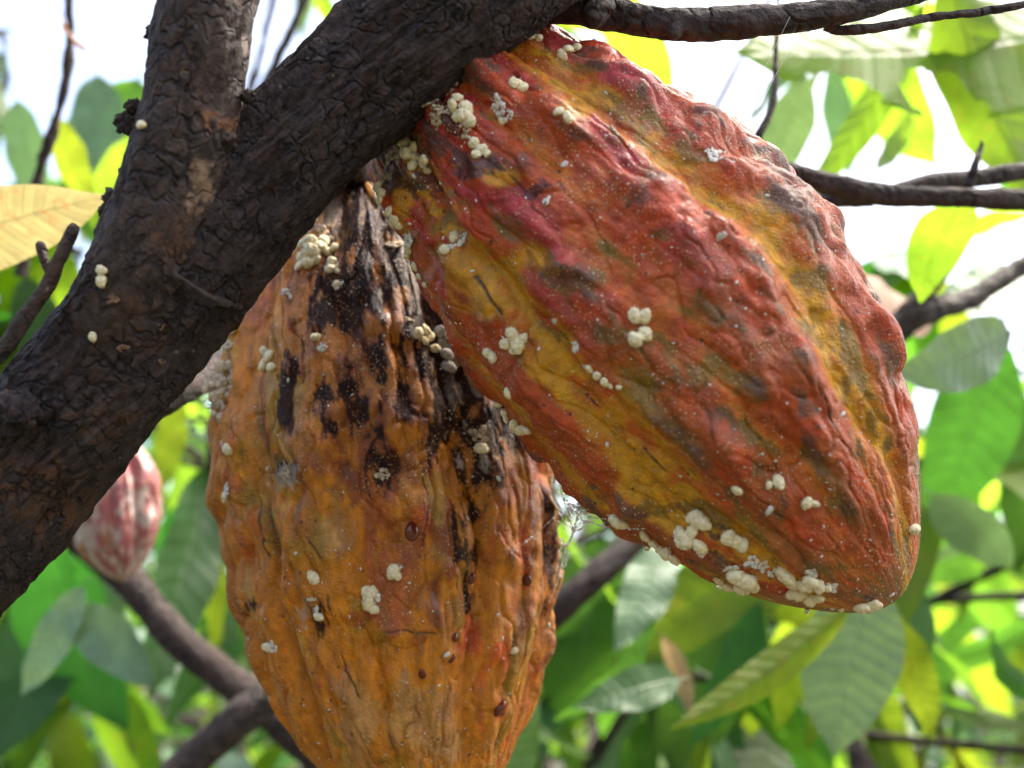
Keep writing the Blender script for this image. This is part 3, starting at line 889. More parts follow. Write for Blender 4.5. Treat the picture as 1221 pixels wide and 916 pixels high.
bugs(podA, [(757, 376, 9), (770, 378, 9), (758, 404, 9), (769, 398, 9), (764, 402, 8)], 'cream mealybug in the double clump at the red pod\'s middle', 'mealybugs in the double clump')
bugs(podA, [(703, 441, 6), (712, 447, 6), (721, 455, 6), (728, 461, 4), (738, 461, 4)], 'cream mealybug in the slanting line on the red pod', 'mealybugs in a slanting line')
bugs(podA, [(605, 470, 6)], 'single smooth oval mealybug above the edge chain on red pod', 'single mealybugs')
bugs(podA, [(594, 484, 5), (599, 493, 6), (604, 500, 6), (612, 507, 7), (621, 511, 8), (628, 513, 6)], 'cream mealybug in the chain hanging on the red pod edge', 'mealybugs in the edge chain')
bugs(podA, [(737, 622, 11)], 'round tan mealybug beside the beaded spider web', 'single mealybugs')
bugs(podA, [(770, 638, 8), (778, 648, 8), (788, 656, 8), (795, 658, 9), (804, 667, 8)], 'cream mealybug in the row along the red pod\'s underside', 'mealybugs along the underside')
bugs(podA, [(835, 621, 12), (828, 617, 9), (812, 637, 9), (820, 642, 11), (836, 650, 10), (827, 634, 9), (814, 646, 8)], 'fat cream mealybug in the largest heap on red pod\'s lower side', 'mealybugs in the largest heap')
bugs(podA, [(868, 640, 10), (877, 645, 9), (886, 651, 10)], 'cream mealybug in the row of three under the large heap', 'mealybugs in a row of three')
bugs(podA, [(880, 583, 7)], 'flat grey oval mealybug alone above the large heap', 'single mealybugs')
bugs(podA, [(917, 579, 5), (929, 575, 8)], 'cream mealybug of the pair on the red pod\'s lower face', 'pair on the lower face')
bugs(podA, [(961, 598, 8), (969, 600, 7)], 'tufted white mealybug of the pair towards the red pod tip', 'pair towards the tip')
bugs(podA, [(878, 686, 10), (889, 691, 13), (899, 699, 9), (866, 698, 8), (858, 692, 6), (884, 702, 9)], 'cream mealybug in the frilled clump hanging under the red pod', 'mealybugs in the hanging clump')
bugs(podA, [(939, 685, 13), (946, 694, 9), (958, 698, 10), (967, 693, 10), (976, 698, 9), (953, 708, 10), (965, 714, 10), (976, 712, 8), (986, 700, 6), (944, 707, 8)],
     'cream mealybug in the crowd near the red pod tip', 'mealybugs crowding near the tip')
bugs(podA, [(1028, 723, 9), (1043, 720, 8), (1036, 724, 8)], 'cream mealybug under the very tip of the red pod', 'mealybugs under the tip')
bugs(podA, [(1088, 631, 8)], 'single cream mealybug on the red pod tip facing the large leaf', 'single mealybugs')
bugs(podA, [(1003, 727, 4)], 'tiny cream mealybug between tip group and crowd', 'single mealybugs')
bugs(podB, [(315, 420, 6), (321, 427, 8), (316, 435, 8), (324, 437, 6)], 'cream mealybug in the clump on the orange pod\'s shoulder', 'mealybugs on the orange shoulder')
bugs(podB, [(377, 403, 7)], 'single cream mealybug between orange ridges beside black streaks', 'single mealybugs')
bugs(podB, [(498, 399, 7), (508, 396, 7), (513, 402, 7), (506, 408, 6), (518, 416, 6)], 'cream mealybug in the cluster on the black rot', 'mealybugs on the black rot')
bugs(podB, [(527, 396, 8), (537, 402, 8), (529, 411, 8), (541, 416, 9), (531, 424, 9), (542, 430, 9), (535, 438, 8)], 'grey mealybug in the grape-like bunch between the two pods', 'grey mealybugs between pods', M['buggrey'])
bugs(podB, [(574, 537, 9)], 'single round cream mealybug low on the black rot', 'single mealybugs')
bugs(podB, [(374, 690, 8), (382, 734, 7)], 'cream mealybug beside the dark split on the orange pod', 'mealybugs by the split')
bugs(podB, [(443, 708, 10), (441, 718, 9), (437, 704, 8), (447, 726, 6)], 'white mealybug in the frilled clump on the orange pod\'s middle', 'mealybugs in the white clump')
bugs(podB, [(470, 682, 9), (473, 686, 6)], 'white frilled mealybug of the pair above the white clump', 'pair above the white clump')
bugs(podB, [(320, 771, 7)], 'single pale mealybug near the orange pod\'s lower edge', 'single mealybugs')
bugs(podB, [(614, 776, 5)], 'tiny pale mealybug near the red spots on orange pod', 'single mealybugs')
bugs(podB, [(357, 318, 6), (362, 305, 8), (372, 300, 9), (381, 296, 8), (390, 302, 7), (366, 314, 8), (376, 310, 7), (396, 312, 6), (385, 288, 8), (370, 288, 8), (399, 296, 6), (394, 322, 6), (402, 340, 5), (360, 292, 6)],
     'cream mealybug in the heap at the orange pod\'s top', 'mealybugs at the orange pod\'s top')
bugs(podB, [(272, 535, 7), (276, 393, 7), (269, 592, 7)], 'cream mealybug on the orange pod\'s edge facing the leaves', 'mealybugs on the orange edge')


def branch_spot(x, y, name_part):
    """nearest front vertex of a branch part"""
    best = None
    for o in tree.children:
        if o.name.split('.')[0] in name_part:
            n = len(o.data.vertices)
            co = np.empty(n * 3, np.float32); o.data.vertices.foreach_get('co', co)
            no = np.empty(n * 3, np.float32); o.data.vertices.foreach_get('normal', no)
            co = co.reshape(-1, 3).astype(float); no = no.reshape(-1, 3).astype(float)
            p = Pod(); p.V = co; p.N = no
            p.px, p.py, p.d = project(co); p.front = ((no * (CAM - co)).sum(1) > 0)
            d2 = ((p.px - x) ** 2 + (p.py - y) ** 2)
            k = d2 < 16
            if k.any():
                dmin = p.d[k].min()
                if best is None or dmin < best[0]: best = (dmin, p)
    return best[1] if best else None


for (x, y, r, lab) in [(170, 152, 7, 'single white mealybug on the upright stem\'s side'), (122, 321, 7, 'cream mealybug of the stacked pair on the fork bark'), (124, 335, 8, 'cream mealybug of the stacked pair on the fork bark'),
                       (112, 402, 7, 'single cream mealybug on the dark bark below the fork'), (38, 482, 6, 'pale mealybug beside the knot on the thick branch')]:
    bp = branch_spot(x, y, ('main_branch', 'stem'))
    if bp: put('mealybug', BUGS[4], bp, x, y, r, lab, 'insect', 'mealybugs on the bark')

# woolly wax tufts
for (P, x, y, r, lab, mt) in [
    (podA, 594, 128, 13, 'grey white wax wool streak on red pod\'s upper shoulder', 'wax'), (podA, 606, 138, 9, 'grey white wax wool streak on red pod\'s upper shoulder', 'wax'),
    (podA, 545, 287, 13, 'white woolly tuft with dark specks near red pod edge', 'wax'),
    (podA, 527, 130, 13, 'dirty wax crust filling the gap by the red pod\'s stalk', 'waxdirty'), (podA, 510, 122, 11, 'dirty wax crust filling the gap by the red pod\'s stalk', 'waxdirty'), (podA, 552, 156, 11, 'dirty wax crust filling the gap by the red pod\'s stalk', 'waxdirty'),
    (podA, 535, 104, 11, 'dirty wax crust filling the gap by the red pod\'s stalk', 'waxdirty'), (podA, 520, 142, 10, 'dirty wax crust filling the gap by the red pod\'s stalk', 'waxdirty'),
    (podA, 468, 190, 16, 'brownish wax mat under the branch on the red pod', 'waxdirty'), (podA, 462, 210, 14, 'brownish wax mat under the branch on the red pod', 'waxdirty'),
    (podA, 484, 284, 13, 'grey wax wool on the red pod edge by the black rot', 'wax'),
    (podA, 686, 412, 9, 'small flat wax flake beside the slanting insect line', 'wax'), (podA, 661, 384, 6, 'tiny wax flake above the small pair of insects', 'wax'),
    (podA, 698, 438, 6, 'wax frill at the upper end of slanting insect line', 'wax'),
    (podA, 630, 408, 7, 'dark specked wax beside the round clump', 'wax'), (podA, 733, 153, 7, 'small white wax flake near top of the orange furrow', 'wax'),
    (podA, 855, 186, 12, 'white wax patch on the red pod\'s rim by the thin branch', 'wax'), (podA, 846, 180, 8, 'white wax patch on the red pod\'s rim by the thin branch', 'wax'),
    (podA, 897, 670, 9, 'wax frill joining the insect rows under the red pod', 'wax'), (podA, 912, 676, 9, 'wax frill joining the insect rows under the red pod', 'wax'), (podA, 922, 683, 8, 'wax frill joining the insect rows under the red pod', 'wax'),
    (podA, 968, 684, 10, 'wax frill over the crowd near the red pod tip', 'wax'), (podA, 990, 701, 9, 'wax frill over the crowd near the red pod tip', 'wax'), (podA, 872, 680, 10, 'wax frill on top of the hanging clump', 'wax'),
    (podA, 836, 658, 8, 'wax scrap below the largest heap', 'wax'), (podA, 860, 284, 7, 'thin wax scrape beside the long orange furrow', 'wax'), (podA, 652, 238, 7, 'thin wax flake below the crack on red pod', 'wax'),
    (podB, 352, 268, 15, 'grey dirty wax wool where orange pod meets branch', 'waxdirty'), (podB, 372, 268, 14, 'grey dirty wax wool where orange pod meets branch', 'waxdirty'), (podB, 388, 280, 12, 'grey dirty wax wool where orange pod meets branch', 'waxdirty'),
    (podB, 370, 306, 17, 'white wax wool bed under the top insect heap', 'wax'), (podB, 396, 318, 9, 'white wax wool bed under the top insect heap', 'wax'), (podB, 402, 338, 8, 'white wax trail running down from the top heap', 'wax'),
    (podB, 343, 350, 9, 'lilac white wax scrap on the orange pod\'s shoulder', 'wax'), (podB, 385, 415, 7, 'wax scrap under the single insect between ridges', 'wax'),
    (podB, 268, 452, 22, 'beige wax mass on the orange pod\'s edge with silk', 'waxdirty'), (podB, 262, 466, 22, 'beige wax mass on the orange pod\'s edge with silk', 'waxdirty'), (podB, 266, 484, 22, 'beige wax mass on the orange pod\'s edge with silk', 'waxdirty'), (podB, 272, 410, 11, 'old wax strip on the orange pod\'s upper edge', 'waxdirty'),
    (podB, 268, 586, 10, 'white wax scrap low on the orange pod\'s edge', 'wax'), (podB, 342, 566, 11, 'white mould patch in the dark pit of orange pod', 'waxdirty'), (podB, 456, 566, 9, 'grey mould patch in the dark groove of orange pod', 'waxdirty'),
    (podB, 570, 520, 13, 'grey mould patch low on the black rot', 'waxdirty'), (podB, 552, 408, 10, 'grey wool beside the grape-like bunch', 'waxdirty'), (podB, 470, 290, 12, 'dark grey wool in the gap below the stalks', 'waxdirty'), (podB, 500, 300, 14, 'dark grey wool in the gap below the stalks', 'waxdirty'), (podB, 490, 380, 8, 'dull wool scrap above the cluster on the rot', 'waxdirty'),
    (podB, 372, 716, 7, 'white wax thread in the dark split of orange pod', 'wax'), (podB, 377, 726, 6, 'white wax thread in the dark split of orange pod', 'wax'),
    (podB, 443, 712, 13, 'white wax frill around the clump on orange pod\'s middle', 'wax'), (podB, 472, 680, 11, 'white wax frill around the pair on the orange pod', 'wax'), (podB, 324, 772, 8, 'pale wax scrap near the orange pod\'s lower edge', 'wax'),
    (podB, 318, 418, 7, 'white wax scrap over the clump on orange shoulder', 'wax'), (podB, 660, 575, 10, 'silvery wet wool on the orange pod\'s edge by the web', 'waxdirty'), (podB, 662, 600, 10, 'silvery wet wool on the orange pod\'s edge by the web', 'waxdirty'),
]:
    put('wax_tuft', TUFTS[rng.integers(4)], P, x, y, r, lab, 'wax tuft', 'woolly wax tufts', M[mt], 0.7, 0.1)

# countless crawlers and wax crumbs on each pod
for P, lab, cnt in ((podA, 'tiny white crawlers and wax crumbs scattered over the red pod', 420), (podB, 'tiny white crawlers and wax crumbs scattered over the orange pod', 380)):
    bv, bf = ball(5, 6)
    idx = rng.choice(np.nonzero(P.front & (P.S > 0.04) & (P.S < 0.97))[0], cnt)
    VV = []; FF = []; off = 0
    for i in idx:
        s = 0.00016 * math.exp(abs(rng.normal(0, 0.55)))
        m = np.array(orient(P.V[i], P.N[i], rng.uniform(0, 6.28), (s * 1.7, s, s * 0.6)))
        v = (bv * (1 + rng.normal(0, 0.12, (len(bv), 1)))) @ m[:3, :3].T + m[:3, 3]
        VV.append(v); FF.append(bf + off); off += len(v)
    me = mesh_np('wax_crumbs', np.vstack(VV), np.vstack(FF))
    link('wax_crumbs', me, M['wax'], label=lab, cat='wax crumbs', kind='stuff')

# sap and honeydew drops
bv, bf = ball(14, 18)
dv = bv.copy(); dv[:, 0] = dv[:, 0] * (1.25); dv[:, 1] *= 1 - 0.3 * np.clip(-bv[:, 0], 0, 1); dv[:, 2] *= 0.6
DROP = mesh_np('sap_drop', dv, bf); DROP.materials.append(M['drop'])
CLR = mesh_np('honeydew_drop', bv, bf); CLR.materials.append(M['clear'])
for (x, y, r, lab) in [(491, 634, 10, 'amber sap drop swelling from the orange pod\'s middle ridge'), (598, 846, 9, 'dark red sap drop low on the orange pod'),
                       (629, 692, 6, 'small red sap bead near the orange pod\'s webbed edge'), (540, 785, 5, 'dark sap bead on lower groove of orange pod'),
                       (504, 804, 5, 'flat dark sap spot near the short horizontal crack'), (545, 760, 5, 'brown sap bead below the long groove'), (563, 690, 6, 'brown sap bead in the long groove')]:
    p, n, d = surf(podB, x, y); s = r * d / F
    o = bpy.data.objects.new('sap_drop', DROP); COL.objects.link(o)
    zz = Vector(n); dn = Vector((0, 0, -1)); xa = (dn - zz * dn.dot(zz)).normalized(); ya = zz.cross(xa)
    R3 = Matrix((xa, ya, zz)).transposed().to_4x4()
    o.matrix_world = Matrix.Translation(Vector(p)) @ R3 @ Matrix.Diagonal((s, s, s, 1))
    tag(o, lab, 'sap drop', 'sap drops')
for (x, y, r, lab) in [(963, 729, 3.5, 'clear honeydew drop below the crowd near the tip'), (772, 652, 4, 'clear honeydew drop on the underside insect row'), (856, 700, 3, 'clear honeydew drop on the hanging clump'), (805, 640, 3, 'clear honeydew drop above the underside row')]:
    p, n, d = surf(podA, x, y); s = r * d / F
    o = bpy.data.objects.new('honeydew_drop', CLR); COL.objects.link(o)
    o.matrix_world = Matrix.Translation(Vector(p) + Vector(n) * s * 0.7) @ Matrix.Diagonal((s, s, s, 1))
    tag(o, lab, 'drop', 'honeydew drops')


def threads(name, polys, label, cat, rad=0.00006, beads=None):
    root = empty(name, tuple(polys[0][0]), label=label, cat=cat)
    VV = []; FF = []; off = 0
    for pl in polys:
        pl = spline(np.array(pl), 16)
        T = np.gradient(pl, axis=0); T /= np.linalg.norm(T, axis=1)[:, None] + 1e-12
        A = np.cross(T, [0.2, 0.9, 0.37]); A /= np.linalg.norm(A, axis=1)[:, None]; B = np.cross(T, A)
        ph = np.array([0, 2.09, 4.19])
        v = (pl[:, None] + rad * (A[:, None] * np.cos(ph)[None, :, None] + B[:, None] * np.sin(ph)[None, :, None])).reshape(-1, 3)
        VV.append(v); FF.append(grid_faces(16, 3) + off); off += len(v)
    o = under('thread', mesh_np('thread', np.vstack(VV), np.vstack(FF)), M['silk'], root)
    if beads:
        sv, sf = ball(5, 6)
        VV = []; FF = []; off = 0
        for pl in polys:
            q = spline(np.array(pl), 200)
            for k in range(beads):
                c = q[rng.integers(200)]
                v = sv * 0.00024 * math.exp(rng.normal(0, 0.45)) + c
                VV.append(v); FF.append(sf + off); off += len(v)
        under('dew_bead', mesh_np('dew_bead', np.vstack(VV), np.vstack(FF)), M['clear2'], root, kind='stuff')
    return root


M['clear2'] = simple('web_bead', (0.85, 0.87, 0.88), 0.08, 0.0, 100, 0, 0.0001, Transmission_Weight=0.4, IOR=1.34)


def sagline(p, q, sag):
    p = np.array(p); q = np.array(q)
    return [p, (2 * p + q) / 3 - np.array([0, 0, sag]), (p + 2 * q) / 3 - np.array([0, 0, sag]), q]


Bs = lambda x, y: surf(podB, x, y)[0]
As = lambda x, y: surf(podA, x, y)[0]
web = []
hub = [at(678, 600, .335), at(690, 612, .33), at(684, 632, .335), at(700, 622, .328), at(676, 650, .34), at(705, 600, .325)]
for k in range(9): web.append(sagline(Bs(664, 560 + k * 20), hub[k % 6], 0.001))
for (x, y) in [(665, 570), (690, 590), (715, 612), (735, 628), (705, 600), (725, 620)]: web.append(sagline(hub[rng.integers(6)], As(x, y), 0.0012))
for a in range(6):
    for b in range(a + 1, 6):
        if rng.random() < 0.7: web.append(sagline(hub[a], hub[b], 0.0008))
web.append(sagline(hub[3], As(768, 632), 0.0006)); web.append(sagline(hub[0], Bs(610, 660), 0.0006)); web.append(sagline(hub[4], Bs(655, 720), 0.001))
threads('spider_web', web, 'beaded spider web strung between the orange pod edge and red pod', 'web', 0.00007, 14)


def bk(x, y):
    b = branch_spot(x, y, ('main_branch', 'stem'))
    return surf(b, x, y)[0] if b else at(x, y, .27)


threads('silk_strand', [sagline(bk(126, 372), Bs(268, 448), .0005), sagline(bk(128, 374), Bs(266, 455), .001), sagline(bk(190, 388), Bs(270, 440), .0006), sagline(bk(130, 376), Bs(264, 446), .0016)],
        'silk strands stretched from the fork bark to the orange pod', 'silk', 0.00012)
threads('silk_strand', [sagline(bk(500, 5), As(480, 170), 0), sagline(bk(499, 8), As(487, 172), 0), sagline(bk(497, 40), As(484, 178), 0)],
        'thin silk strands falling over the branch onto the red pod', 'silk', 0.00004)
threads('silk_strand', [sagline(at(942, 20, .295), As(868, 172), 0), sagline(at(950, 42, .296), As(880, 178), 0)],
        'thin silk strands from upper side branch to red pod rim', 'silk', 0.00004)

# bark flakes stuck on the branches
for (x, y, r, lab) in [(985, 44, 9, 'pale torn bark flake under the upper side branch'), (190, 431, 5, 'curled tan flake caught below the silk strands'), (148, 416, 7, 'tan bark flake on the dark branch below fork'), (136, 356, 8, 'reddish withered flower scrap beside the stacked pair'),
                       (118, 432, 8, 'reddish withered scrap low on the fork bark'), (15, 497, 7, 'tan flake in the knot of the thick branch'), (28, 503, 6, 'thin tan flake beside the knot'), (196, 390, 6, 'small tan flake by silk strands')]:
    bp = branch_spot(x, y, ('main_branch', 'stem', 'side_branch'))
    if bp:
        put('bark_flake', TUFTS[rng.integers(4)], bp, x, y, r, lab, 'flake', 'flakes stuck to the bark', M['chip'], 0.8, 0.1)


# ------------------------------------------------------------------ leaves
def leaf_mesh(seed, nl=16, nw=8, droop=0.25, fold=0.25, curl=0.15, wave=0.02, wid=0.165, chew=None):
    """blade along +X, length 1, upper side +Z"""
    r = np.random.default_rng(seed)
    v = np.linspace(0, 1, nl + 1); u = np.linspace(-1, 1, nw + 1)
    Vv, Uu = np.meshgrid(v, u, indexing='ij')
    w = wid * np.sin(math.pi * np.clip(Vv, 0, 1) ** 0.85) ** 0.75 * (1 - 0.15 * Vv)
    w = np.where(Vv > 0.86, w * (1 - 0.35 * ((Vv - 0.86) / 0.14)), w)
    w = np.maximum(w, 0.006)
    ph = r.uniform(0, 6.28)
    x = Vv - droop * 0.25 * Vv ** 2
    y = Uu * w * (1 - 0.12 * np.abs(Uu) * fold)
    z = -droop * Vv ** 2 + np.abs(Uu) * w * fold + wave * np.sin(Vv * 19 + ph + Uu * 1.5) * np.abs(Uu) + curl * (Uu * w) * np.sin(Vv * 3 + ph)
    z += 0.0055 * (np.abs(((Vv - 0.09 * np.abs(Uu)) * 12) % 1 - 0.5) * -2) * (np.abs(Uu) < 0.97)
    y += 0.05 * np.sin(Vv * 2.6 + ph) * Vv
    V = np.stack([x, y, z], -1).reshape(-1, 3)
    f = grid_faces(nl + 1, nw + 1, False)
    if chew:
        ctr_v = (f // (nw + 1)).mean(1) / nl; ctr_u = (f % (nw + 1)).mean(1) / nw * 2 - 1
        kp = np.ones(len(f), bool)
        for (cv, cu, rv, ru) in chew:
            kp &= ((ctr_v - cv) / rv) ** 2 + ((ctr_u - cu) / ru) ** 2 + 0.3 * np.sin(ctr_v * 60) * np.cos(ctr_u * 9) > 1
        f = f[kp]
    # petiole, as a thin three sided stem behind the blade
    n0 = len(V)
    pet = np.array([[-0.09, 0, 0.012], [0.03, 0, 0.0]])
    ring = np.array([[0, math.cos(a) * 0.008, math.sin(a) * 0.008 - 0.004] for a in (0, 2.09, 4.19)])
    V = np.vstack([V, pet[0] + ring, pet[1] + ring])
    f = np.vstack([f, np.array([[n0 + k, n0 + (k + 1) % 3, n0 + 3 + (k + 1) % 3, n0 + 3 + k] for k in range(3)])])
    me = mesh_np('leaf', V, f)
    uvl = me.uv_layers.new(name='UVMap')
    uvc = np.vstack([np.stack([(Uu.ravel() + 1) / 2, Vv.ravel()], 1), np.tile([0.5, 0.0], (6, 1))])
    li = np.empty(len(me.loops), np.int32); me.loops.foreach_get('vertex_index', li)
    uvl.data.foreach_set('uv', uvc[li].astype(np.float32).ravel())
    me.materials.append(M['leaf_mid'])
    return me


LEAVES = [leaf_mesh(s, droop=d, fold=fo, curl=cu, wave=wv, wid=w) for s, d, fo, cu, wv, w in
          ((1, .15, .2, .1, .012, .165), (2, .4, .3, .2, .02, .15), (3, .28, .15, -.2, .016, .18), (4, .55, .35, .1, .02, .16), (5, .08, .25, .25, .02, .15), (6, .3, .5, 0, .012, .14))]
BROAD = leaf_mesh(11, 24, 10, .12, .12, .05, .012, .21)
FLAT = leaf_mesh(12, 24, 10, .05, .06, .03, .006, .19)
NARROW = leaf_mesh(15, 24, 8, .12, .35, .05, .008, .085)
WIDE = leaf_mesh(16, 26, 10, .08, .10, .03, .008, .30)
CHEW = leaf_mesh(13, 60, 40, .10, .12, .05, .01, .22, chew=[(.52, -.75, .10, .5), (.33, .9, .07, .35), (.7, .55, .03, .1), (.78, -.9, .09, .45), (.45, .3, .02, .05), (.2, -.95, .06, .3)])
CURLED = leaf_mesh(14, 24, 10, .75, .1, .3, .03, .26)


def leaf_obj(me, base, axis, nrm, length, mat, parent, name='leaf', **kw):
    x = Vector(axis).normalized(); z = Vector(nrm); z = (z - x * z.dot(x))
    z = z.normalized() if z.length > 1e-5 else x.orthogonal().normalized()
    y = z.cross(x)
    R3 = Matrix((x, y, z)).transposed().to_4x4()
    o = bpy.data.objects.new(name, me); COL.objects.link(o)
    o.parent = parent
    o.matrix_parent_inverse = Matrix.Translation(-parent.location)
    o.matrix_basis = Matrix.Translation(Vector(base)) @ R3 @ Matrix.Diagonal((length, length, length, 1))
    o.material_slots[0].link = 'OBJECT'; o.material_slots[0].material = M[mat]
    tag(o, **kw)
    return o


def px_leaf(me, p0, d0, p1, d1, tilt, mat, parent, face=1, **kw):
    """leaf whose base shows at p0 (depth d0) and tip at p1 (depth d1); tilt turns it about its length"""
    a = at(*p0, d0); b = at(*p1, d1)
    ax = b - a; ln = np.linalg.norm(ax); ax /= ln
    view = -FWD * face
    q = Quaternion(Vector(ax), math.radians(tilt))
    nz = q @ Vector(view)
    return leaf_obj(me, a, ax, nz, ln * 1.02, mat, parent, **kw)


def simple_tube(name, rows, nr, nl, parent, mat='twig', seed=1, amp=0.0015):
    V, f, C, R = tube_np(rows, nr, nl, amp, seed)
    return under(name, mesh_np(name, V, f), M[mat], parent)


# leaves that can be told apart, each where it hangs
T = tree
Lf = [
    (FLAT, (-130, 315), .42, (118, 230), .40, 35, 'leaf_yellow', 1),
    (CHEW, (1290, 30), .62, (868, 128), .55, 28, 'leaf_lime', -1),
    (BROAD, (1130, -40), .58, (1215, 260), .62, -25, 'leaf_lime', -1),
    (NARROW, (1100, 10), .60, (958, 270), .62, 30, 'leaf_mid', -1),
    (BROAD, (1150, 235), .50, (1095, 345), .56, 15, 'leaf_lime', -1),
    (BROAD, (1205, 395), .60, (1086, 452), .55, -12, 'leaf_pale', 1),
    (BROAD, (1110, 385), .68, (1000, 345), .62, 35, 'leaf_brown', -1),
    (BROAD, (1215, 470), .85, (1235, 690), .85, -15, 'leaf_deep', 1),
    (BROAD, (1190, 400), .75, (1110, 640), .78, 20, 'leaf_deep', 1),
    (BROAD, (1230, 330), .68, (1130, 350), .62, 40, 'leaf_pale', 1),
    (WIDE, (1035, 690), .62, (1000, 905), .60, 6, 'leaf_pale', 1),
    (NARROW, (1015, 722), .60, (795, 885), .56, 20, 'leaf_lime', -1),
    (BROAD, (905, 720), .78, (840, 900), .76, -30, 'leaf_deep', 1),
    (LEAVES[0], (940, 740), .72, (930, 860), .75, 30, 'leaf_lime', -1),
    (BROAD, (790, 650), .80, (740, 770), .74, 10, 'leaf_pale', 1),
    (LEAVES[2], (780, 740), .72, (690, 890), .70, -40, 'leaf_deep', 1),
    (BROAD, (100, 700), .70, (15, 830), .68, 20, 'leaf_pale', 1),
    (BROAD, (85, 725), .70, (175, 815), .66, -15, 'leaf_pale', 1),
    (BROAD, (1110, 590), .70, (1215, 690), .72, 25, 'leaf_pale', 1),
    (LEAVES[0], (1060, 730), .70, (1110, 870), .72, 30, 'leaf_lime', -1),
    (BROAD, (20, 120), .8, (40, 260), .8, 10, 'leaf_pale', 1),
    (BROAD, (60, 140), .72, (120, 250), .72, 20, 'leaf_lime', -1),
    (WIDE, (165, 95), 1.0, (120, 300), .95, -15, 'leaf_mid', 1),
    (WIDE, (-10, 250), .95, (95, 430), .95, 15, 'leaf_lime', -1),
    (BROAD, (30, 330), .85, (60, 470), .85, -25, 'leaf_deep', 1),
    (WIDE, (1235, 20), .85, (1190, 240), .9, -20, 'leaf_mid', -1),
    (BROAD, (1010, 640), 1.0, (1180, 700), 1.0, 25, 'leaf_deep', 1),
    (WIDE, (880, 690), 1.0, (800, 930), 1.0, 15, 'leaf_deep', 1),
    (WIDE, (720, 640), 1.05, (690, 880), 1.05, -20, 'leaf_deep', 1),
    (WIDE, (40, 640), 1.0, (140, 880), 1.0, 20, 'leaf_deep', 1),
    (BROAD, (115, 90), .95, (110, 220), .9, -10, 'leaf_pale', 1),
    (BROAD, (740, -10), .75, (800, 190), .78, 30, 'leaf_lime', -1),
    (BROAD, (960, 90), .80, (900, 250), .85, -20, 'leaf_pale', 1),
    (LEAVES[1], (1085, 130), .9, (1050, 230), .9, 40, 'leaf_mid', -1),
    (LEAVES[3], (75, 20), .55, (100, 95), .56, 60, 'leaf_brown', 1),
    (LEAVES[2], (810, 810), .7, (700, 820), .65, 50, 'leaf_deep', 1),
    (BROAD, (560, 1010), .62, (640, 820), .68, -20, 'leaf_mid', 1),
    (LEAVES[0], (1180, 20), .7, (1260, 150), .72, 10, 'leaf_lime', -1),
    (LEAVES[3], (1240, 830), .7, (1120, 760), .7, 30, 'leaf_mid', -1),
    (LEAVES[0], (370, -20), .8, (405, 40), .8, 20, 'leaf_lime', -1),
    (LEAVES[5], (790, 760), .75, (830, 850), .75, 20, 'leaf_yellow', -1),
    (BROAD, (210, 470), .9, (200, 590), .9, 20, 'leaf_lime', -1),
    (BROAD, (240, 590), .85, (190, 700), .9, -20, 'leaf_deep', 1),
    (LEAVES[4], (240, 620), .95, (270, 780), .95, 20, 'leaf_lime', -1),
    ]
for (me, p0, d0, p1, d1, tilt, mat, face) in Lf:
    px_leaf(me, p0, d0, p1, d1, tilt, mat, T, face)

# out of focus limbs of the same tree
simple_tube('side_branch', pxpath([(-40, 520, .66, 22), (55, 600, .67, 21), (150, 690, .68, 20), (220, 768, .68, 20), (300, 832, .68, 20), (380, 905, .68, 20), (480, 1010, .69, 20), (560, 1150, .7, 20)]), 20, 80, tree, 'twig', 61)
simple_tube('side_branch', pxpath([(150, 990, .62, 22), (235, 900, .63, 22), (290, 855, .63, 22), (350, 810, .64, 21), (460, 740, .66, 20)]), 18, 50, tree, 'twig', 62)
simple_tube('side_branch', pxpath([(620, 760, .7, 20), (690, 705, .7, 18), (755, 645, .72, 16), (830, 560, .75, 15)]), 18, 50, tree, 'bark', 63)
simple_tube('side_branch', pxpath([(1000, 420, .60, 22), (1065, 395, .60, 20), (1100, 372, .60, 17), (1160, 355, .62, 13), (1240, 305, .64, 11), (1330, 260, .66, 10)]), 18, 60, tree, 'twig', 64)
simple_tube('side_branch', pxpath([(1065, 395, .60, 16), (1110, 340, .60, 11), (1140, 305, .62, 8)]), 14, 40, tree, 'twig', 65)
simple_tube('twig', pxpath([(82, -30, .62, 5), (82, 60, .62, 6), (68, 140, .62, 6), (45, 215, .62, 7), (25, 330, .62, 8)]), 10, 40, tree, 'twig', 66)
simple_tube('twig', pxpath([(372, -20, .85, 6), (345, 40, .85, 6), (318, 100, .85, 7), (270, 200, .85, 8)]), 10, 40, tree, 'twig', 67)
simple_tube('twig', pxpath([(330, -20, .9, 4), (312, 60, .9, 4), (295, 120, .9, 5)]), 10, 30, tree, 'twig', 68)

# ------------------------------------------------------------------ trees behind, with their own leaves
MATS = ['leaf_deep', 'leaf_mid', 'leaf_lime', 'leaf_pale']


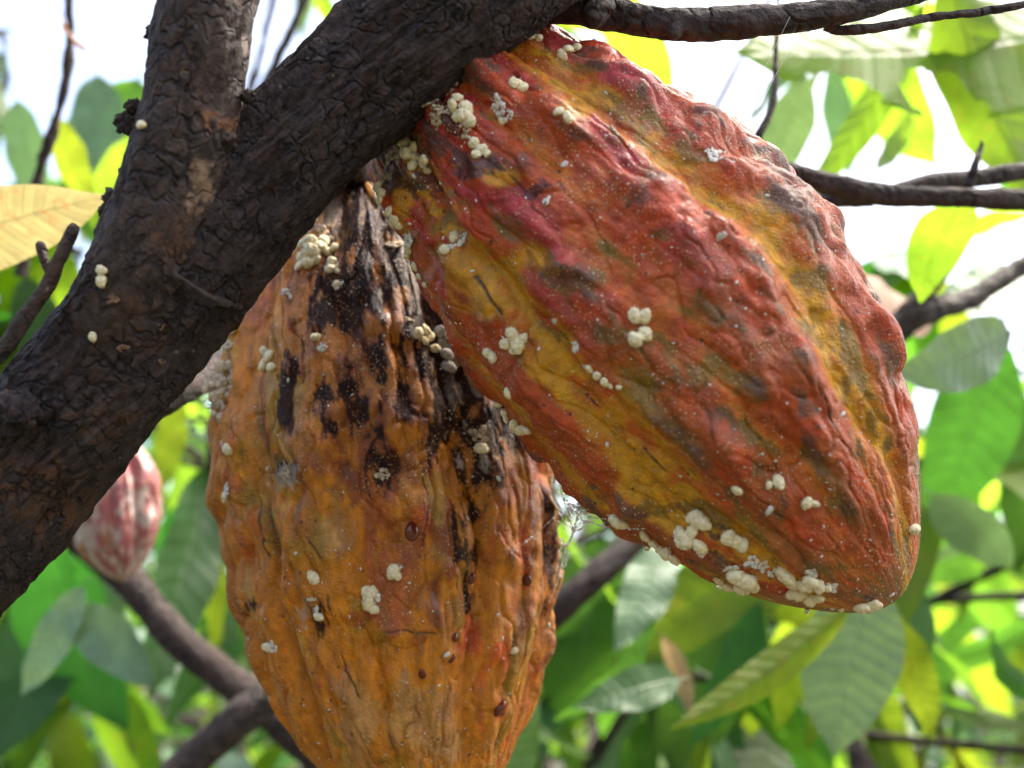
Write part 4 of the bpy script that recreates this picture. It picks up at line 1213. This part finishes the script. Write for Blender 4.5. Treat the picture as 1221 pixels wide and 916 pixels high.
def sprig(root, p, toward, nleaf, lmin, lmax, weights):
    """a twig from the tree with drooping leaves at its outer end"""
    d = Vector((rng.normal(0, 1), rng.normal(0, 1), rng.normal(-0.2, 0.5))).normalized()
    ln = rng.uniform(0.12, 0.3)
    tip = Vector(p); b0 = tip - d * ln
    back = (Vector(toward) - b0)
    midp = b0 + back * 0.5 + Vector((0, 0, rng.uniform(0.0, 0.12)))
    midp = midp - d * ln * 0.25
    rows = [(*toward, 0.009), (*midp, 0.006), (*(b0 + d * ln * 0.2 + (midp - b0) * 0.08), 0.0042), (*tip, 0.0024)]
    br = simple_tube('branch', rows, 6, 20, root, 'twig', int(rng.integers(1000)), 0.0008)
    for k in range(nleaf):
        t = 1 - 0.75 * k / max(nleaf, 1)
        q = b0 + d * ln * t
        ang = k * 2.4 + rng.uniform(-.4, .4)
        side = Vector((math.cos(ang), math.sin(ang), 0))
        ax = (side * 0.75 + d * 0.5 + Vector((0, 0, rng.uniform(-1.1, 0.15)))).normalized()
        nz = Vector((rng.normal(0, .35), rng.normal(-0.15, .35), 1))
        leaf_obj(LEAVES[rng.integers(6)] if rng.random() < .75 else BROAD, q, ax, nz, rng.uniform(lmin, lmax), MATS[rng.choice(4, p=weights)], br)


BT = []
spots = [(-1.25, 1.7, 'slender cacao tree standing behind the forked branch and small pod'), (0.05, 1.9, 'slender cacao tree standing behind the two large pods'),
         (1.35, 1.8, 'slender cacao tree standing beyond the curled pale leaf'), (-0.7, 3.0, 'far cacao tree between the forked branch and the orange pod'),
         (0.95, 3.1, 'far cacao tree beyond the red pod tip')]
for (x, y, lab) in spots:
    r = empty('cacao_tree', (x, y, 0), label=lab, cat='tree', group='cacao trees in the background')
    simple_tube('trunk', [(x, y, -0.05, .05), (x + .03, y, .8, .04), (x - .02, y + .03, 1.6, .032), (x + .04, y, 2.4, .024), (x, y, 3.1, .014)], 14, 60, r, 'bark', 70, 0.003)
    BT.append(((x, y), r))


def density(px, py):
    """how much foliage hangs in each direction: thick low down, thin above"""
    if py > 520: return 1.0
    if py > 300: return 0.75 if px < 1000 else 0.6
    if py > 120: return 0.42 if px < 850 else 0.30
    return 0.16 if py > -100 else 0.3


placed = 0; tries = 0
while placed < 200 and tries < 3000:
    tries += 1
    px = rng.uniform(-520, 1740); py = rng.uniform(-420, 1150)
    d = rng.uniform(0.95, 3.2) if rng.random() < .8 else rng.uniform(0.8, 1.2)
    if rng.random() > density(px, py): continue
    p = at(px, py, d)
    if p[2] < 0.4: continue
    k = min(range(5), key=lambda i: (BT[i][0][0] - p[0]) ** 2 + (BT[i][0][1] - p[1]) ** 2)
    (tx, ty), root = BT[k]
    tz = min(max(p[2] - rng.uniform(-.1, .5), 0.7), 2.9)
    lowm = [0.34, 0.28, 0.30, 0.08] if py > 450 else [0.22, 0.26, 0.38, 0.14]
    sprig(root, p, (tx, ty, tz), int(rng.integers(4, 8)), 0.14, 0.27, lowm)
    placed += 1

# near tree's crown, unseen above the frame; first sprigs added to shade the pods
for k in range(20):
    if k < 10:
        p = (rng.uniform(.2, .7), rng.uniform(.2, .5), rng.uniform(2.05, 2.45))
    else:
        p = (rng.uniform(-1.2, .3), rng.uniform(.5, 1.4), rng.uniform(2.4, 2.9))
    base = at(262, -500, .31) if p[0] < 0.1 else at(900, -330, .31)
    sprig(tree, p, base, int(rng.integers(4, 7)), 0.15, 0.25, [0.3, 0.3, 0.3, 0.1])

# the wood beyond, one leafy mass
VV = []; FF = []; UV = []; off = 0
lm = leaf_mesh(31, 4, 2, .3, .3, .1, 0, .17)
n = len(lm.vertices); co = np.empty(n * 3, np.float32); lm.vertices.foreach_get('co', co); co = co.reshape(-1, 3)
lf = [tuple(p.vertices) for p in lm.polygons]
MI = []
for k in range(8000):
    y = rng.uniform(3.9, 9.0); x = rng.uniform(-1, 1) * (1.2 + y * 1.0)
    top = 1.2 + 0.36 * y + 0.5 * math.sin(x * 1.3 + y) + 0.3 * math.sin(x * 3.1)
    z = rng.uniform(0.05, max(1.2, top))
    q = Quaternion((rng.normal(), rng.normal(), rng.normal(), rng.normal())).normalized()
    m = np.array(q.to_matrix())
    s = rng.uniform(0.2, 0.34)
    VV.append(co @ m.T * s + np.array([x, y, z]))
    FF += [tuple(i + off for i in t) for t in lf]; off += n
    MI += [int(rng.choice(4, p=[.4, .3, .2, .1]))] * len(lf)
me = mesh_np('distant_foliage', np.vstack(VV), FF)
me.uv_layers.new(name='UVMap')
for k in MATS: me.materials.append(M[k])
me.polygons.foreach_set('material_index', np.array(MI, np.int32))
link('distant_foliage', me, None, label='far leafy green wood beyond the cacao trees', cat='foliage', kind='stuff')

# ------------------------------------------------------------------ look-alikes told apart by height and size
def single_out():
    by = {}
    for o in COL.objects:
        if o.parent is None and 'label' in o and o.get('category') in ('insect', 'wax tuft'):
            by.setdefault(o['label'], []).append(o)
    for lab, os_ in by.items():
        if len(os_) < 2: continue
        zs = sorted(os_, key=lambda o: -o.matrix_world.translation.z)
        if len(zs) == 2:
            zs[0]['label'] = 'upper ' + lab; zs[1]['label'] = 'lower ' + lab
            continue
        zs[0]['label'] = 'uppermost ' + lab; zs[-1]['label'] = 'lowest ' + lab
        rest = zs[1:-1]
        if len(rest) >= 3:
            sz = sorted(rest, key=lambda o: o.matrix_world.to_scale().length)
            sz[0]['label'] = 'smallest inner ' + lab; sz[-1]['label'] = 'biggest inner ' + lab
            rest = sz[1:-1]
        for o in rest: o['label'] = 'middling ' + lab


bpy.context.view_layer.update()
single_out()
print('OBJECTS', len(bpy.data.objects), 'TRIS', sum(len(m.polygons) for m in bpy.data.meshes) * 2)
